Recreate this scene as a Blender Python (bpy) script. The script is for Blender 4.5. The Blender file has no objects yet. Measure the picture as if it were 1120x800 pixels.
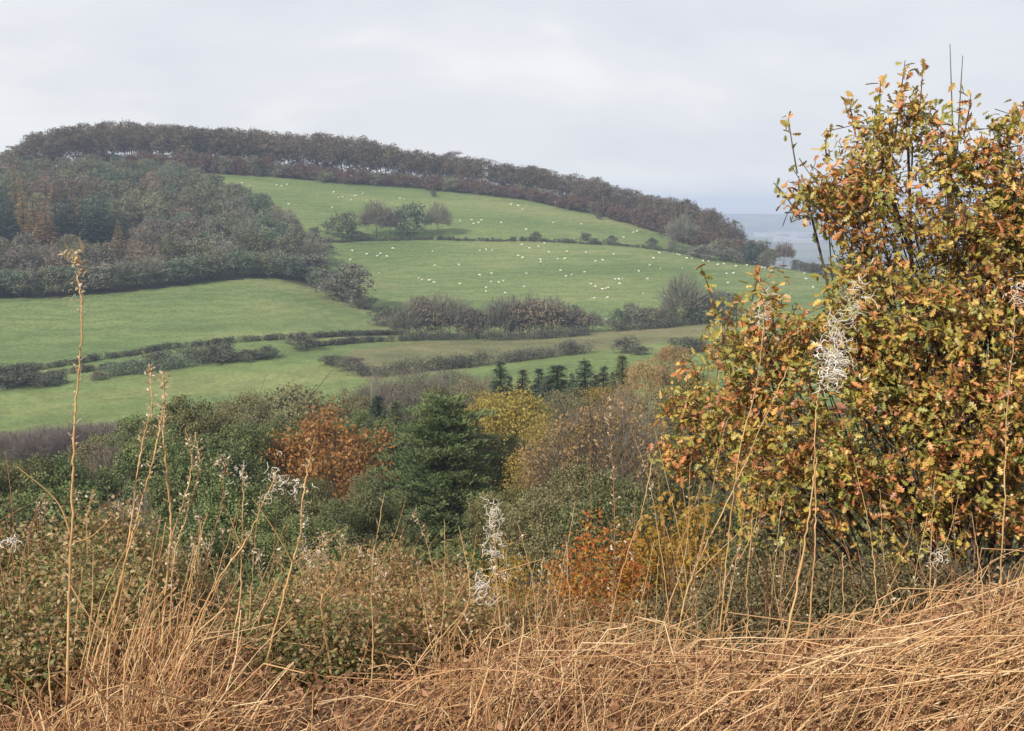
import bpy, math, random
import numpy as np
from mathutils import Vector

random.seed(7)
rng = np.random.default_rng(11)
scene = bpy.context.scene
COL = scene.collection

# ------------------------------------------------------------------ camera
FPX = 1352.0                       # focal length in pixels of the 1120 px wide photograph
HORIZON = 226.0
PITCH = math.atan((400.0 - HORIZON) / FPX)
CP, SP = math.cos(PITCH), math.sin(PITCH)
camd = bpy.data.cameras.new("camera")
cam = bpy.data.objects.new("camera", camd)
COL.objects.link(cam)
camd.sensor_fit = 'HORIZONTAL'
camd.sensor_width = 36.0
camd.lens = 36.0 * FPX / 1120.0
camd.clip_start = 0.05
camd.clip_end = 60000.0
cam.location = (0, 0, 0)
cam.rotation_euler = (math.radians(90) - PITCH, 0, 0)
scene.camera = cam


def ray(u, v):
    """azimuth (from +Y towards +X) and slope dz/dr seen at photo pixel (u, v)"""
    dx = (u - 560.0)
    dy = FPX * CP + (400.0 - v) * SP
    dz = -FPX * SP + (400.0 - v) * CP
    return math.atan2(dx, dy), dz / math.hypot(dx, dy)


def project(x, y, z):
    f = y * CP - z * SP
    w = y * SP + z * CP
    return 560.0 + FPX * x / f, 400.0 - FPX * w / f


def at(u, v, r):
    a, s = ray(u, v)
    return np.array((r * math.sin(a), r * math.cos(a), r * s))


# ------------------------------------------------------------------ relief
UC = [0, 150, 300, 400, 560, 700, 800, 850, 900, 1120]
DC = [250, 290, 330, 370, 410, 455, 500, 550, 600, 650, 690, 720]
VC = [
    [482, 455, 425, 395, 358, 324, 298, 268, 237, 210, 188, 178],
    [470, 440, 408, 378, 348, 317, 290, 260, 230, 203, 183, 174],
    [455, 425, 395, 372, 345, 312, 288, 262, 238, 215, 196, 184],
    [445, 418, 394, 374, 358, 343, 318, 290, 258, 228, 203, 192],
    [440, 412, 392, 378, 367, 352, 322, 290, 260, 235, 214, 208],
    [430, 405, 388, 372, 360, 345, 320, 294, 270, 252, 242, 240],
    [425, 400, 384, 370, 358, 346, 324, 303, 287, 279, 280, 286],
    [425, 400, 384, 370, 358, 347, 326, 306, 292, 292, 298, 308],
    [425, 400, 385, 371, 360, 349, 328, 308, 297, 303, 312, 325],
    [430, 405, 390, 378, 368, 358, 340, 325, 318, 322, 330, 340],
]
NEAR = [(0.3, -1.6), (3.0, -1.62), (4.2, -1.75), (5, -1.95), (6, -2.3), (8, -3.3), (12, -5.6), (20, -9.3), (40, -18.0), (80, -29.5),
        (130, -38), (190, -44)]
FAR_D = [800, 1000, 1500, 2500, 4000, 6500, 8000, 9000]
RG = np.exp(np.linspace(math.log(0.3), math.log(9100.0), 900))
cols, az = [], []
for u, vs in zip(UC, VC):
    d = [p[0] for p in NEAR]
    z = [p[1] for p in NEAR]
    for D, v in zip(DC, vs):
        a, s = ray(u, v)
        d.append(D)
        z.append(D * s)
    zl = z[-1]
    for D, k in zip(FAR_D, (zl - 8, min(zl - 34, -22), -100, -150, -150, -125, -32, -90)):
        d.append(D)
        z.append(k)
    zz = np.interp(np.log(RG), np.log(d), z)
    ker = np.hanning(17)
    ker /= ker.sum()
    pad = np.pad(zz, 8, mode='edge')
    zz = np.convolve(pad, ker, 'valid')
    cols.append(zz)
    az.append(ray(u, 270)[0])
AZ = np.radians(np.linspace(-60, 60, 361))
ZT = np.empty((len(AZ), len(RG)))
cols = np.array(cols)
for j in range(len(RG)):
    ZT[:, j] = np.interp(AZ, az, cols[:, j])
ker = np.hanning(19)
ker /= ker.sum()
pad = np.pad(ZT, ((9, 9), (0, 0)), mode='edge')
ZT = np.array([np.convolve(pad[:, j], ker, 'valid') for j in range(len(RG))]).T
LR0, LRS = math.log(RG[0]), (math.log(RG[-1]) - math.log(RG[0])) / (len(RG) - 1)


def ground(x, y):
    """terrain height, numpy arrays or floats"""
    x = np.asarray(x, float)
    y = np.asarray(y, float)
    r = np.maximum(np.hypot(x, y), 0.31)
    a = np.arctan2(x, y)
    fi = np.clip((a - AZ[0]) / (AZ[1] - AZ[0]), 0, len(AZ) - 1.001)
    fj = np.clip((np.log(r) - LR0) / LRS, 0, len(RG) - 1.001)
    i = fi.astype(int)
    j = fj.astype(int)
    di = fi - i
    dj = fj - j
    z = (ZT[i, j] * (1 - di) * (1 - dj) + ZT[i + 1, j] * di * (1 - dj) + ZT[i, j + 1] * (1 - di) * dj + ZT[i + 1, j + 1] * di * dj)
    # behind the viewpoint the hillside goes on upwards
    back = np.clip((np.abs(a) - 1.05) / 0.9, 0, 1)
    back = back * back * (3 - 2 * back)
    z = z * (1 - back) + back * (-1.6 + 0.12 * np.minimum(r, 300))
    # grassy bank on the right, close by, and small bumps
    z = z + 0.28 * np.exp(-((x - 2.3) / 1.2) ** 2 - ((y - 4.6) / 1.0) ** 2)
    z = z + 0.05 * np.sin(x * 2.1 + y) * np.sin(y * 1.7) * np.clip(r / 4 - 0.4, 0, 1) * np.clip(3 - r / 10, 0, 1)
    z = z + 0.35 * np.sin(x * 0.045 + 1.3) * np.sin(y * 0.052 + x * 0.02) * np.clip((r - 60) / 100, 0, 1)
    return z


def hit(u, v, rmin=3.2, rmax=8900):
    """where the line of sight through a pixel meets the relief"""
    a, s = ray(u, v)
    rr = np.exp(np.linspace(math.log(rmin), math.log(rmax), 1600))
    zz = ground(rr * math.sin(a), rr * math.cos(a))
    k = np.argmax(zz >= rr * s)
    if zz[k] < rr[k] * s or k == 0 and rmin > 100:      # looks over the brow: take the nearest miss
        if rmin <= 100 or rmax > 1500:
            return None
        k = int(np.argmin(np.abs(np.arctan(zz / rr) - math.atan(s))))
        x, y = rr[k] * math.sin(a), rr[k] * math.cos(a)
        return np.array((x, y, float(zz[k]))), rr[k]
    r = rr[k]
    if k > 0:
        e0 = rr[k - 1] * s - zz[k - 1]
        e1 = rr[k] * s - zz[k]
        if e0 > 0 and e0 - e1 > 1e-9:
            r = rr[k - 1] + (rr[k] - rr[k - 1]) * e0 / (e0 - e1)
    x, y = r * math.sin(a), r * math.cos(a)
    return np.array((x, y, float(ground(x, y)))), r


def spot(u, r, vref=350):
    a, _ = ray(u, vref)
    x, y = r * math.sin(a), r * math.cos(a)
    return np.array((x, y, float(ground(x, y))))


# ------------------------------------------------------------------ object helpers
def mesh_from(name, V, quads=None, tris=None, mats=(), attr=None, midx=None, smooth=False):
    """V (n,3); quads (m,4) and/or tris (k,3)"""
    me = bpy.data.meshes.new(name)
    V = np.ascontiguousarray(V, dtype=np.float32)
    nq = 0 if quads is None else len(quads)
    nt = 0 if tris is None else len(tris)
    me.vertices.add(len(V))
    me.vertices.foreach_set("co", V.ravel())
    loops = []
    if nq:
        loops.append(np.asarray(quads, np.int32).ravel())
    if nt:
        loops.append(np.asarray(tris, np.int32).ravel())
    L = np.concatenate(loops)
    me.loops.add(len(L))
    me.loops.foreach_set("vertex_index", L)
    me.polygons.add(nq + nt)
    st = np.concatenate([np.arange(nq) * 4, nq * 4 + np.arange(nt) * 3]).astype(np.int32)
    me.polygons.foreach_set("loop_start", st)
    for m in mats:
        me.materials.append(m)
    if midx is not None:
        me.polygons.foreach_set("material_index", np.asarray(midx, np.int32))
    if smooth:
        me.polygons.foreach_set("use_smooth", np.ones(nq + nt, dtype=bool))
    if attr is not None:
        at_ = me.attributes.new("rnd", 'FLOAT', 'POINT')
        at_.data.foreach_set("value", np.ascontiguousarray(attr, dtype=np.float32))
    me.update(calc_edges=True)
    me.validate()
    return me


def obj(name, me, parent=None, loc=None):
    o = bpy.data.objects.new(name, me)
    COL.objects.link(o)
    if parent is not None:
        o.parent = parent
    if loc is not None:
        o.location = [float(c) for c in loc]
    return o


def tag(o, label=None, cat=None, group=None, kind=None):
    if label:
        o["label"] = label
    if cat:
        o["category"] = cat
    if group:
        o["group"] = group
    if kind:
        o["kind"] = kind
    return o


def thing(name, label, cat, loc, group=None, rotz=0.0):
    o = bpy.data.objects.new(name, None)
    o.empty_display_size = 0.2
    COL.objects.link(o)
    o.location = [float(c) for c in loc]
    o.rotation_euler = (0, 0, rotz)
    return tag(o, label, cat, group)


class Bag:
    """collects pieces of geometry for one mesh"""
    def __init__(self):
        self.V, self.Q, self.T, self.A, self.MQ, self.MT, self.n = [], [], [], [], [], [], 0

    def add(self, V, Q=None, T=None, A=0.5, mi=0):
        V = np.asarray(V, float).reshape(-1, 3)
        self.V.append(V)
        self.A.append(np.broadcast_to(np.asarray(A, float), (len(V),)))
        if Q is not None and len(Q):
            self.Q.append(np.asarray(Q) + self.n)
            self.MQ.append(np.full(len(Q), mi))
        if T is not None and len(T):
            self.T.append(np.asarray(T) + self.n)
            self.MT.append(np.full(len(T), mi))
        self.n += len(V)

    def mesh(self, name, mats, smooth=False, offset=None):
        V = np.concatenate(self.V)
        if offset is not None:
            V = V - np.asarray(offset)
        Q = np.concatenate(self.Q) if self.Q else None
        T = np.concatenate(self.T) if self.T else None
        mi = np.concatenate(self.MQ + self.MT) if (self.MQ or self.MT) else None
        return mesh_from(name, V, Q, T, mats, np.concatenate(self.A), mi, smooth)


def unit(a):
    return a / np.maximum(np.linalg.norm(a, axis=-1, keepdims=True), 1e-9)


def tubes(P, R, sides=4):
    """P (B,N,3) paths, R (B,N) radii -> verts, quads"""
    P = np.asarray(P, float)
    R = np.asarray(R, float)
    B, N, _ = P.shape
    T = np.empty_like(P)
    T[:, 1:-1] = P[:, 2:] - P[:, :-2]
    T[:, 0] = P[:, 1] - P[:, 0]
    T[:, -1] = P[:, -1] - P[:, -2]
    T = unit(T)
    ref = np.where(np.abs(T[:, :1, 2:3]) > 0.9, np.array([1.0, 0.0, 0.0]), np.array([0.0, 0.0, 1.0]))
    ref = np.broadcast_to(ref, T.shape)
    X = unit(np.cross(T, ref))
    Y = np.cross(T, X)
    ang = np.arange(sides) * 2 * math.pi / sides
    V = (P[:, :, None, :] + R[:, :, None, None] * (np.cos(ang)[None, None, :, None] * X[:, :, None, :] + np.sin(ang)[None, None, :, None] * Y[:, :, None, :]))
    base = (np.arange(B) * N * sides)[:, None, None] + (np.arange(N - 1) * sides)[None, :, None] + np.arange(sides)[None, None, :]
    nxt = (np.arange(B) * N * sides)[:, None, None] + (np.arange(N - 1) * sides)[None, :, None] + ((np.arange(sides) + 1) % sides)[None, None, :]
    Q = np.stack([base, nxt, nxt + sides, base + sides], -1).reshape(-1, 4)
    return V.reshape(-1, 3), Q


def tube1(bag, pts, r0, r1, sides=5, A=0.5, mi=0):
    P = np.asarray(pts, float)[None]
    n = P.shape[1]
    V, Q = tubes(P, np.linspace(r0, r1, n)[None], sides)
    bag.add(V, Q, None, A, mi)


def curve_pts(pts, n):
    """smooth resampling of a polyline (Catmull-Rom)"""
    p = np.asarray(pts, float)
    if len(p) == 2:
        t = np.linspace(0, 1, n)[:, None]
        return p[0] * (1 - t) + p[1] * t
    q = np.vstack([2 * p[0] - p[1], p, 2 * p[-1] - p[-2]])
    t = np.linspace(0, len(p) - 1 - 1e-6, n)
    i = t.astype(int)
    f = (t - i)[:, None]
    a, b, c, d = q[i], q[i + 1], q[i + 2], q[i + 3]
    return 0.5 * ((2 * b) + (c - a) * f + (2 * a - 5 * b + 4 * c - d) * f ** 2 + (3 * b - a - 3 * c + d) * f ** 3)


def rand_dirs(n, g=None):
    g = g or rng
    return unit(g.normal(size=(n, 3)))


RHOMB = np.array([(0, 0, 0), (-0.32, 0.5, 0.06), (0, 1.0, -0.05), (0.32, 0.5, 0.06)])
TWIG = np.array([(-0.03, 0, 0), (0.03, 0, 0), (0.012, 1.0, 0.05), (-0.012, 1.0, 0.05)])
OVAL = np.array([(-.03, 0, 0), (.03, 0, 0), (-.27, .3, .05), (.25, .28, .07), (-.22, .66, .0), (.24, .68, .02), (-.02, 1, -.14), (.02, 1, -.14)])
FAN = np.array([(-0.02, 0, 0), (0.02, 0, 0), (0.10, 1.0, 0.08), (-0.10, 1.0, 0.08)])


def leaves(bag, C, D, Nn, S, shape=RHOMB, A=0.5, mi=0):
    """quads of a given outline: C base points, D long axis, Nn approximate normal, S size"""
    D = unit(np.asarray(D, float))
    X = unit(np.cross(D, Nn))
    Nn = np.cross(X, D)
    S = np.broadcast_to(np.asarray(S, float), (len(C),))
    V = C[:, None, :] + S[:, None, None] * (shape[None, :, 0:1] * X[:, None, :] + shape[None, :, 1:2] * D[:, None, :] + shape[None, :, 2:3] * Nn[:, None, :])
    k = len(shape)
    if k == 4:
        Q = np.arange(len(C) * 4).reshape(-1, 4)
    else:
        st = np.array([(i, i + 1, i + 3, i + 2) for i in range(0, k - 2, 2)])
        Q = ((np.arange(len(C)) * k)[:, None, None] + st[None]).reshape(-1, 4)
    A = np.repeat(np.broadcast_to(np.asarray(A, float), (len(C),)), k)
    bag.add(V.reshape(-1, 3), Q, None, A, mi)


# ------------------------------------------------------------------ materials
def new_mat(name):
    m = bpy.data.materials.new(name)
    m.use_nodes = True
    nt = m.node_tree
    nt.nodes.clear()
    out = nt.nodes.new("ShaderNodeOutputMaterial")
    return m, nt, out


def ramp_node(nt, stops):
    r = nt.nodes.new("ShaderNodeValToRGB")
    e = r.color_ramp.elements
    while len(e) > 1:
        e.remove(e[-1])
    e[0].position = stops[0][0]
    e[0].color = (*stops[0][1], 1)
    for p, c in stops[1:]:
        k = e.new(p)
        k.color = (*c, 1)
    return r


def leaf_mat(name, colours, trans=0.25, rough=0.6, vary=0.0, spec=0.25):
    """colour picked per leaf by the mesh attribute rnd; vary lets each tree differ a little"""
    m, nt, out = new_mat(name)
    a = nt.nodes.new("ShaderNodeAttribute")
    a.attribute_name = "rnd"
    n = len(colours)
    r = ramp_node(nt, [(i / max(n - 1, 1), c) for i, c in enumerate(colours)])
    nt.links.new(a.outputs["Fac"], r.inputs[0])
    colour = r.outputs[0]
    if vary > 0:
        oi = nt.nodes.new("ShaderNodeObjectInfo")
        h = nt.nodes.new("ShaderNodeHueSaturation")
        mr = nt.nodes.new("ShaderNodeMapRange")
        mr.inputs[3].default_value = 1 - vary
        mr.inputs[4].default_value = 1 + vary
        nt.links.new(oi.outputs["Random"], mr.inputs[0])
        nt.links.new(mr.outputs[0], h.inputs["Value"])
        mh = nt.nodes.new("ShaderNodeMath")
        mh.operation = 'MULTIPLY'
        mh.inputs[1].default_value = 37.17
        fr = nt.nodes.new("ShaderNodeMath")
        fr.operation = 'FRACT'
        nt.links.new(oi.outputs["Random"], mh.inputs[0])
        nt.links.new(mh.outputs[0], fr.inputs[0])
        mr2 = nt.nodes.new("ShaderNodeMapRange")
        mr2.inputs[3].default_value = 0.5 - vary * 0.07
        mr2.inputs[4].default_value = 0.5 + vary * 0.07
        nt.links.new(fr.outputs[0], mr2.inputs[0])
        nt.links.new(mr2.outputs[0], h.inputs["Hue"])
        nt.links.new(colour, h.inputs["Color"])
        colour = h.outputs[0]
    p = nt.nodes.new("ShaderNodeBsdfPrincipled")
    p.inputs["Roughness"].default_value = rough
    p.inputs["Specular IOR Level"].default_value = spec
    nt.links.new(colour, p.inputs["Base Color"])
    if trans > 0:
        t = nt.nodes.new("ShaderNodeBsdfTranslucent")
        nt.links.new(colour, t.inputs["Color"])
        mx = nt.nodes.new("ShaderNodeMixShader")
        mx.inputs[0].default_value = trans
        nt.links.new(p.outputs[0], mx.inputs[1])
        nt.links.new(t.outputs[0], mx.inputs[2])
        nt.links.new(mx.outputs[0], out.inputs[0])
    else:
        nt.links.new(p.outputs[0], out.inputs[0])
    return m


def noise_mat(name, c1, c2, scale, c3=None, rough=0.9, detail=6.0, bump=0.0, scale2=None):
    """two or three colours mixed by noise in object space"""
    m, nt, out = new_mat(name)
    tc = nt.nodes.new("ShaderNodeTexCoord")
    n = nt.nodes.new("ShaderNodeTexNoise")
    n.inputs["Scale"].default_value = scale
    n.inputs["Detail"].default_value = detail
    nt.links.new(tc.outputs["Object"], n.inputs["Vector"])
    st = [(0.36, c1), (0.64, c2)] if c3 is None else [(0.33, c1), (0.5, c2), (0.68, c3)]
    r = ramp_node(nt, st)
    nt.links.new(n.outputs["Fac"], r.inputs[0])
    colour = r.outputs[0]
    if scale2:
        n2 = nt.nodes.new("ShaderNodeTexNoise")
        n2.inputs["Scale"].default_value = scale2
        n2.inputs["Detail"].default_value = 4.0
        nt.links.new(tc.outputs["Object"], n2.inputs["Vector"])
        mr = nt.nodes.new("ShaderNodeMapRange")
        mr.inputs[1].default_value = 0.3
        mr.inputs[2].default_value = 0.7
        mr.inputs[3].default_value = 0.72
        mr.inputs[4].default_value = 1.22
        nt.links.new(n2.outputs["Fac"], mr.inputs[0])
        h = nt.nodes.new("ShaderNodeHueSaturation")
        nt.links.new(mr.outputs[0], h.inputs["Value"])
        nt.links.new(colour, h.inputs["Color"])
        colour = h.outputs[0]
    p = nt.nodes.new("ShaderNodeBsdfPrincipled")
    p.inputs["Roughness"].default_value = rough
    p.inputs["Specular IOR Level"].default_value = 0.15
    nt.links.new(colour, p.inputs["Base Color"])
    if bump:
        b = nt.nodes.new("ShaderNodeBump")
        b.inputs["Strength"].default_value = bump
        nt.links.new(n.outputs["Fac"], b.inputs["Height"])
        nt.links.new(b.outputs[0], p.inputs["Normal"])
    nt.links.new(p.outputs[0], out.inputs[0])
    return m


M = {}
M['bark'] = noise_mat('grey_bark', (0.06, 0.05, 0.042), (0.14, 0.12, 0.10), 9)
M['pale_bark'] = noise_mat('pale_bark', (0.16, 0.14, 0.12), (0.30, 0.27, 0.23), 9)
M['dark_bark'] = noise_mat('dark_bark', (0.025, 0.02, 0.018), (0.07, 0.058, 0.05), 9)
M['beech'] = leaf_mat('beech_brown', [(0.056, 0.052, 0.042), (0.1, 0.082, 0.058), (0.16, 0.12, 0.072), (0.125, 0.108, 0.075)], 0.2, 0.7, 0.16)
M['understory'] = leaf_mat('russet_scrub', [(0.071, 0.049, 0.040), (0.133, 0.081, 0.059), (0.176, 0.103, 0.067)], 0.2, 0.7, 0.16)
M['wood_olive'] = leaf_mat('wood_olive', [(0.081, 0.099, 0.068), (0.155, 0.160, 0.092), (0.229, 0.210, 0.117)], 0.2, 0.7, 0.22)
M['wood_brown'] = leaf_mat('wood_brown', [(0.103, 0.089, 0.071), (0.177, 0.139, 0.098), (0.234, 0.177, 0.112)], 0.2, 0.7, 0.22)
M['wood_green'] = leaf_mat('wood_green', [(0.059, 0.092, 0.068), (0.115, 0.150, 0.092), (0.185, 0.198, 0.113)], 0.2, 0.7, 0.18)
M['wood_grey'] = leaf_mat('wood_grey', [(0.11, 0.114, 0.085), (0.16, 0.16, 0.118), (0.21, 0.198, 0.142)], 0.1, 0.8, 0.15)
M['wood_purple'] = leaf_mat('wood_purple', [(0.092, 0.086, 0.068), (0.142, 0.126, 0.096), (0.185, 0.16, 0.116)], 0.1, 0.8, 0.15)
M['conifer'] = leaf_mat('conifer_needles', [(0.02, 0.042, 0.036), (0.036, 0.066, 0.05), (0.058, 0.092, 0.062)], 0.05, 0.7, 0.15)
M['larch'] = leaf_mat('larch_needles', [(0.24, 0.165, 0.075), (0.34, 0.235, 0.105), (0.37, 0.28, 0.135)], 0.2, 0.7, 0.15)
M['hedge'] = leaf_mat('hedge_leaves', [(0.046, 0.056, 0.038), (0.08, 0.088, 0.06), (0.112, 0.108, 0.075), (0.075, 0.096, 0.05)], 0.15, 0.7, 0.15)
M['pine'] = leaf_mat('pine_needles', [(0.042, 0.066, 0.03), (0.082, 0.12, 0.046), (0.142, 0.18, 0.07), (0.19, 0.22, 0.095)], 0.1, 0.6)
M['yew'] = leaf_mat('evergreen_leaves', [(0.044, 0.071, 0.027), (0.091, 0.125, 0.044), (0.157, 0.185, 0.068), (0.205, 0.225, 0.082)], 0.15, 0.6, 0.12)
M['ivy_olive'] = leaf_mat('olive_leaves', [(0.068, 0.080, 0.030), (0.134, 0.137, 0.052), (0.225, 0.203, 0.080)], 0.2, 0.6, 0.12)
M['sage'] = leaf_mat('grey_green_leaves', [(0.068, 0.082, 0.034), (0.115, 0.128, 0.054), (0.175, 0.175, 0.08)], 0.2, 0.6, 0.12)
M['hawthorn'] = leaf_mat('fading_olive_leaves', [(0.148, 0.140, 0.074), (0.206, 0.194, 0.090), (0.272, 0.222, 0.112)], 0.2, 0.6, 0.12)
M['orange'] = leaf_mat('orange_beech_leaves', [(0.13, 0.075, 0.03), (0.27, 0.125, 0.04), (0.38, 0.175, 0.05), (0.24, 0.14, 0.045), (0.16, 0.1, 0.035)], 0.3, 0.6)
M['yellow'] = leaf_mat('yellow_olive_leaves', [(0.12, 0.12, 0.035), (0.26, 0.21, 0.05), (0.4, 0.29, 0.075), (0.2, 0.175, 0.05)], 0.3, 0.6, 0.1)
M['russet'] = leaf_mat('sparse_russet_leaves', [(0.17, 0.135, 0.065), (0.29, 0.19, 0.085), (0.37, 0.24, 0.11), (0.19, 0.17, 0.06)], 0.3, 0.6)
M['twig'] = leaf_mat('bare_twigs', [(0.12, 0.102, 0.078), (0.2, 0.17, 0.13)], 0, 0.8, 0.1)
M['red_twig'] = leaf_mat('purple_brown_twigs', [(0.115, 0.092, 0.082), (0.195, 0.155, 0.138)], 0, 0.8, 0.1)
M['tan_twig'] = leaf_mat('tan_dead_stems', [(0.28, 0.155, 0.065), (0.44, 0.265, 0.115), (0.56, 0.37, 0.18)], 0, 0.65)
M['brown_twig'] = leaf_mat('brown_dead_stems', [(0.11, 0.05, 0.026), (0.20, 0.095, 0.045), (0.29, 0.155, 0.075)], 0, 0.7)
M['straw'] = leaf_mat('dry_grass_straw', [(0.2, 0.095, 0.043), (0.42, 0.22, 0.1), (0.58, 0.36, 0.175), (0.74, 0.55, 0.33)], 0.1, 0.6)
M['bracken'] = leaf_mat('dead_bracken', [(0.075, 0.032, 0.018), (0.19, 0.085, 0.042), (0.31, 0.155, 0.085), (0.4, 0.24, 0.14)], 0.2, 0.7)
M['bramble'] = leaf_mat('bramble_leaves', [(0.058, 0.085, 0.026), (0.124, 0.150, 0.044), (0.221, 0.208, 0.075), (0.312, 0.189, 0.078), (0.429, 0.312, 0.169), (0.098, 0.130, 0.042), (0.169, 0.169, 0.065)], 0.25, 0.5)
M['bramble_rust'] = leaf_mat('rusty_bramble_leaves', [(0.065, 0.081, 0.026), (0.156, 0.150, 0.047), (0.273, 0.202, 0.078), (0.338, 0.169, 0.072), (0.442, 0.299, 0.156), (0.130, 0.143, 0.044), (0.286, 0.137, 0.058)], 0.25, 0.5)
M['spruce'] = leaf_mat('spruce_needles', [(0.024, 0.044, 0.026), (0.046, 0.074, 0.040), (0.078, 0.110, 0.054)], 0.05, 0.7, 0.1)
M['dull_scrub'] = leaf_mat('dull_scrub_leaves', [(0.078, 0.074, 0.034), (0.140, 0.125, 0.056), (0.213, 0.162, 0.084), (0.106, 0.103, 0.047), (0.168, 0.112, 0.062)], 0.2, 0.6)
M['oak'] = leaf_mat('oak_leaves', [(.08,.10,.022), (.19,.21,.042), (.34,.32,.065), (.54,.40,.09), (.58,.31,.095), (.54,.21,.075), (.28,.11,.05), (.44,.30,.08), (.24,.25,.05), (.50,.38,.09), (.18,.19,.045), (.58,.30,.095)], 0.22, 0.42, spec=0.5)
M['sapling'] = leaf_mat('red_orange_leaves', [(0.26, 0.23, 0.05), (0.44, 0.28, 0.05), (0.46, 0.18, 0.035), (0.4, 0.09, 0.03), (0.42, 0.24, 0.045), (0.17, 0.18, 0.04)], 0.35, 0.5)
M['gold_leaf'] = leaf_mat('golden_leaves', [(0.16, 0.14, 0.03), (0.34, 0.22, 0.035), (0.42, 0.26, 0.05), (0.26, 0.14, 0.035)], 0.35, 0.5)
M['fluff'] = leaf_mat('white_seed_fluff', [(0.66, 0.58, 0.46), (0.84, 0.79, 0.7), (0.92, 0.9, 0.86)], 0.3, 0.8)
M['dry_leaf'] = leaf_mat('dry_pale_leaf', [(0.34, 0.22, 0.11), (0.56, 0.45, 0.29), (0.72, 0.64, 0.50)], 0.3, 0.7)
# ------------------------------------------------------------------ land
def inpoly(px, py, poly):
    px = np.asarray(px)
    py = np.asarray(py)
    c = np.zeros(px.shape, bool)
    n = len(poly)
    for i in range(n):
        x0, y0 = poly[i]
        x1, y1 = poly[(i + 1) % n]
        k = ((y0 > py) != (y1 > py)) & (px < (x1 - x0) * (py - y0) / (y1 - y0 + 1e-12) + x0)
        c ^= k
    return c


def grass_mat(name, a, b, c, fine=0.9):
    m, nt, out = new_mat(name)
    tc = nt.nodes.new("ShaderNodeTexCoord")
    n1 = nt.nodes.new("ShaderNodeTexNoise")
    n1.inputs["Scale"].default_value = 0.016
    n1.inputs["Detail"].default_value = 8
    n1.inputs["Roughness"].default_value = 0.62
    mp = nt.nodes.new("ShaderNodeMapping")
    mp.inputs["Scale"].default_value = (0.6, 1.7, 2.6)
    mp.inputs["Rotation"].default_value = (0, 0, 0.25)
    nt.links.new(tc.outputs["Object"], mp.inputs[0])
    nt.links.new(mp.outputs[0], n1.inputs["Vector"])
    r = ramp_node(nt, [(0.38, a), (0.5, b), (0.62, c)])
    nt.links.new(n1.outputs["Fac"], r.inputs[0])
    n2 = nt.nodes.new("ShaderNodeTexNoise")
    n2.inputs["Scale"].default_value = fine
    n2.inputs["Detail"].default_value = 5
    nt.links.new(tc.outputs["Object"], n2.inputs["Vector"])
    mr = nt.nodes.new("ShaderNodeMapRange")
    mr.inputs[1].default_value = 0.3
    mr.inputs[2].default_value = 0.7
    mr.inputs[3].default_value = 0.72
    mr.inputs[4].default_value = 1.26
    nt.links.new(n2.outputs["Fac"], mr.inputs[0])
    # terraced sheep paths that run along the slope
    w = nt.nodes.new("ShaderNodeTexWave")
    w.bands_direction = 'Z'
    w.inputs["Scale"].default_value = 0.22
    w.inputs["Distortion"].default_value = 9
    w.inputs["Detail"].default_value = 3
    w.inputs["Detail Scale"].default_value = 0.35
    nt.links.new(tc.outputs["Object"], w.inputs["Vector"])
    mw = nt.nodes.new("ShaderNodeMapRange")
    mw.inputs[3].default_value = 0.88
    mw.inputs[4].default_value = 1.07
    nt.links.new(w.outputs["Fac"], mw.inputs[0])
    mm = nt.nodes.new("ShaderNodeMath")
    mm.operation = 'MULTIPLY'
    nt.links.new(mr.outputs[0], mm.inputs[0])
    nt.links.new(mw.outputs[0], mm.inputs[1])
    h = nt.nodes.new("ShaderNodeHueSaturation")
    nt.links.new(mm.outputs[0], h.inputs["Value"])
    nt.links.new(r.outputs[0], h.inputs["Color"])
    p = nt.nodes.new("ShaderNodeBsdfPrincipled")
    p.inputs["Roughness"].default_value = 0.95
    p.inputs["Specular IOR Level"].default_value = 0.05
    nt.links.new(h.outputs[0], p.inputs["Base Color"])
    nt.links.new(p.outputs[0], out.inputs[0])
    return m


M['pasture'] = grass_mat('pasture_grass', (0.106, 0.152, 0.056), (0.136, 0.180, 0.067), (0.182, 0.206, 0.084))
M['bright'] = grass_mat('bright_meadow_grass', (0.112, 0.162, 0.056), (0.142, 0.188, 0.066), (0.186, 0.210, 0.082))
M['rough'] = grass_mat('rough_olive_grass', (0.130, 0.132, 0.066), (0.162, 0.160, 0.078), (0.195, 0.180, 0.095))
M['soil'] = noise_mat('leaf_litter', (0.045, 0.044, 0.022), (0.085, 0.074, 0.038), 0.35, (0.075, 0.088, 0.036), scale2=2.0)


M['bank_soil'] = noise_mat('bank_litter', (0.06, 0.034, 0.02), (0.16, 0.09, 0.05), 9.0, (0.26, 0.17, 0.10), scale2=40)


def plain_mat():
    m, nt, out = new_mat('far_plain_fields')
    tc = nt.nodes.new("ShaderNodeTexCoord")
    v = nt.nodes.new("ShaderNodeTexVoronoi")
    v.inputs["Scale"].default_value = 0.008
    nt.links.new(tc.outputs["Object"], v.inputs["Vector"])
    s = nt.nodes.new("ShaderNodeSeparateColor")
    nt.links.new(v.outputs["Color"], s.inputs[0])
    r = ramp_node(nt, [(0.0, (0.035, 0.045, 0.03)), (0.35, (0.09, 0.12, 0.05)), (0.62, (0.13, 0.14, 0.07)), (0.85, (0.17, 0.16, 0.11)), (1.0, (0.05, 0.06, 0.035))])
    r.color_ramp.interpolation = 'CONSTANT'
    nt.links.new(s.outputs[0], r.inputs[0])
    p = nt.nodes.new("ShaderNodeBsdfPrincipled")
    p.inputs["Roughness"].default_value = 0.95
    nt.links.new(r.outputs[0], p.inputs["Base Color"])
    nt.links.new(p.outputs[0], out.inputs[0])
    return m


M['plain'] = plain_mat()

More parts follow.
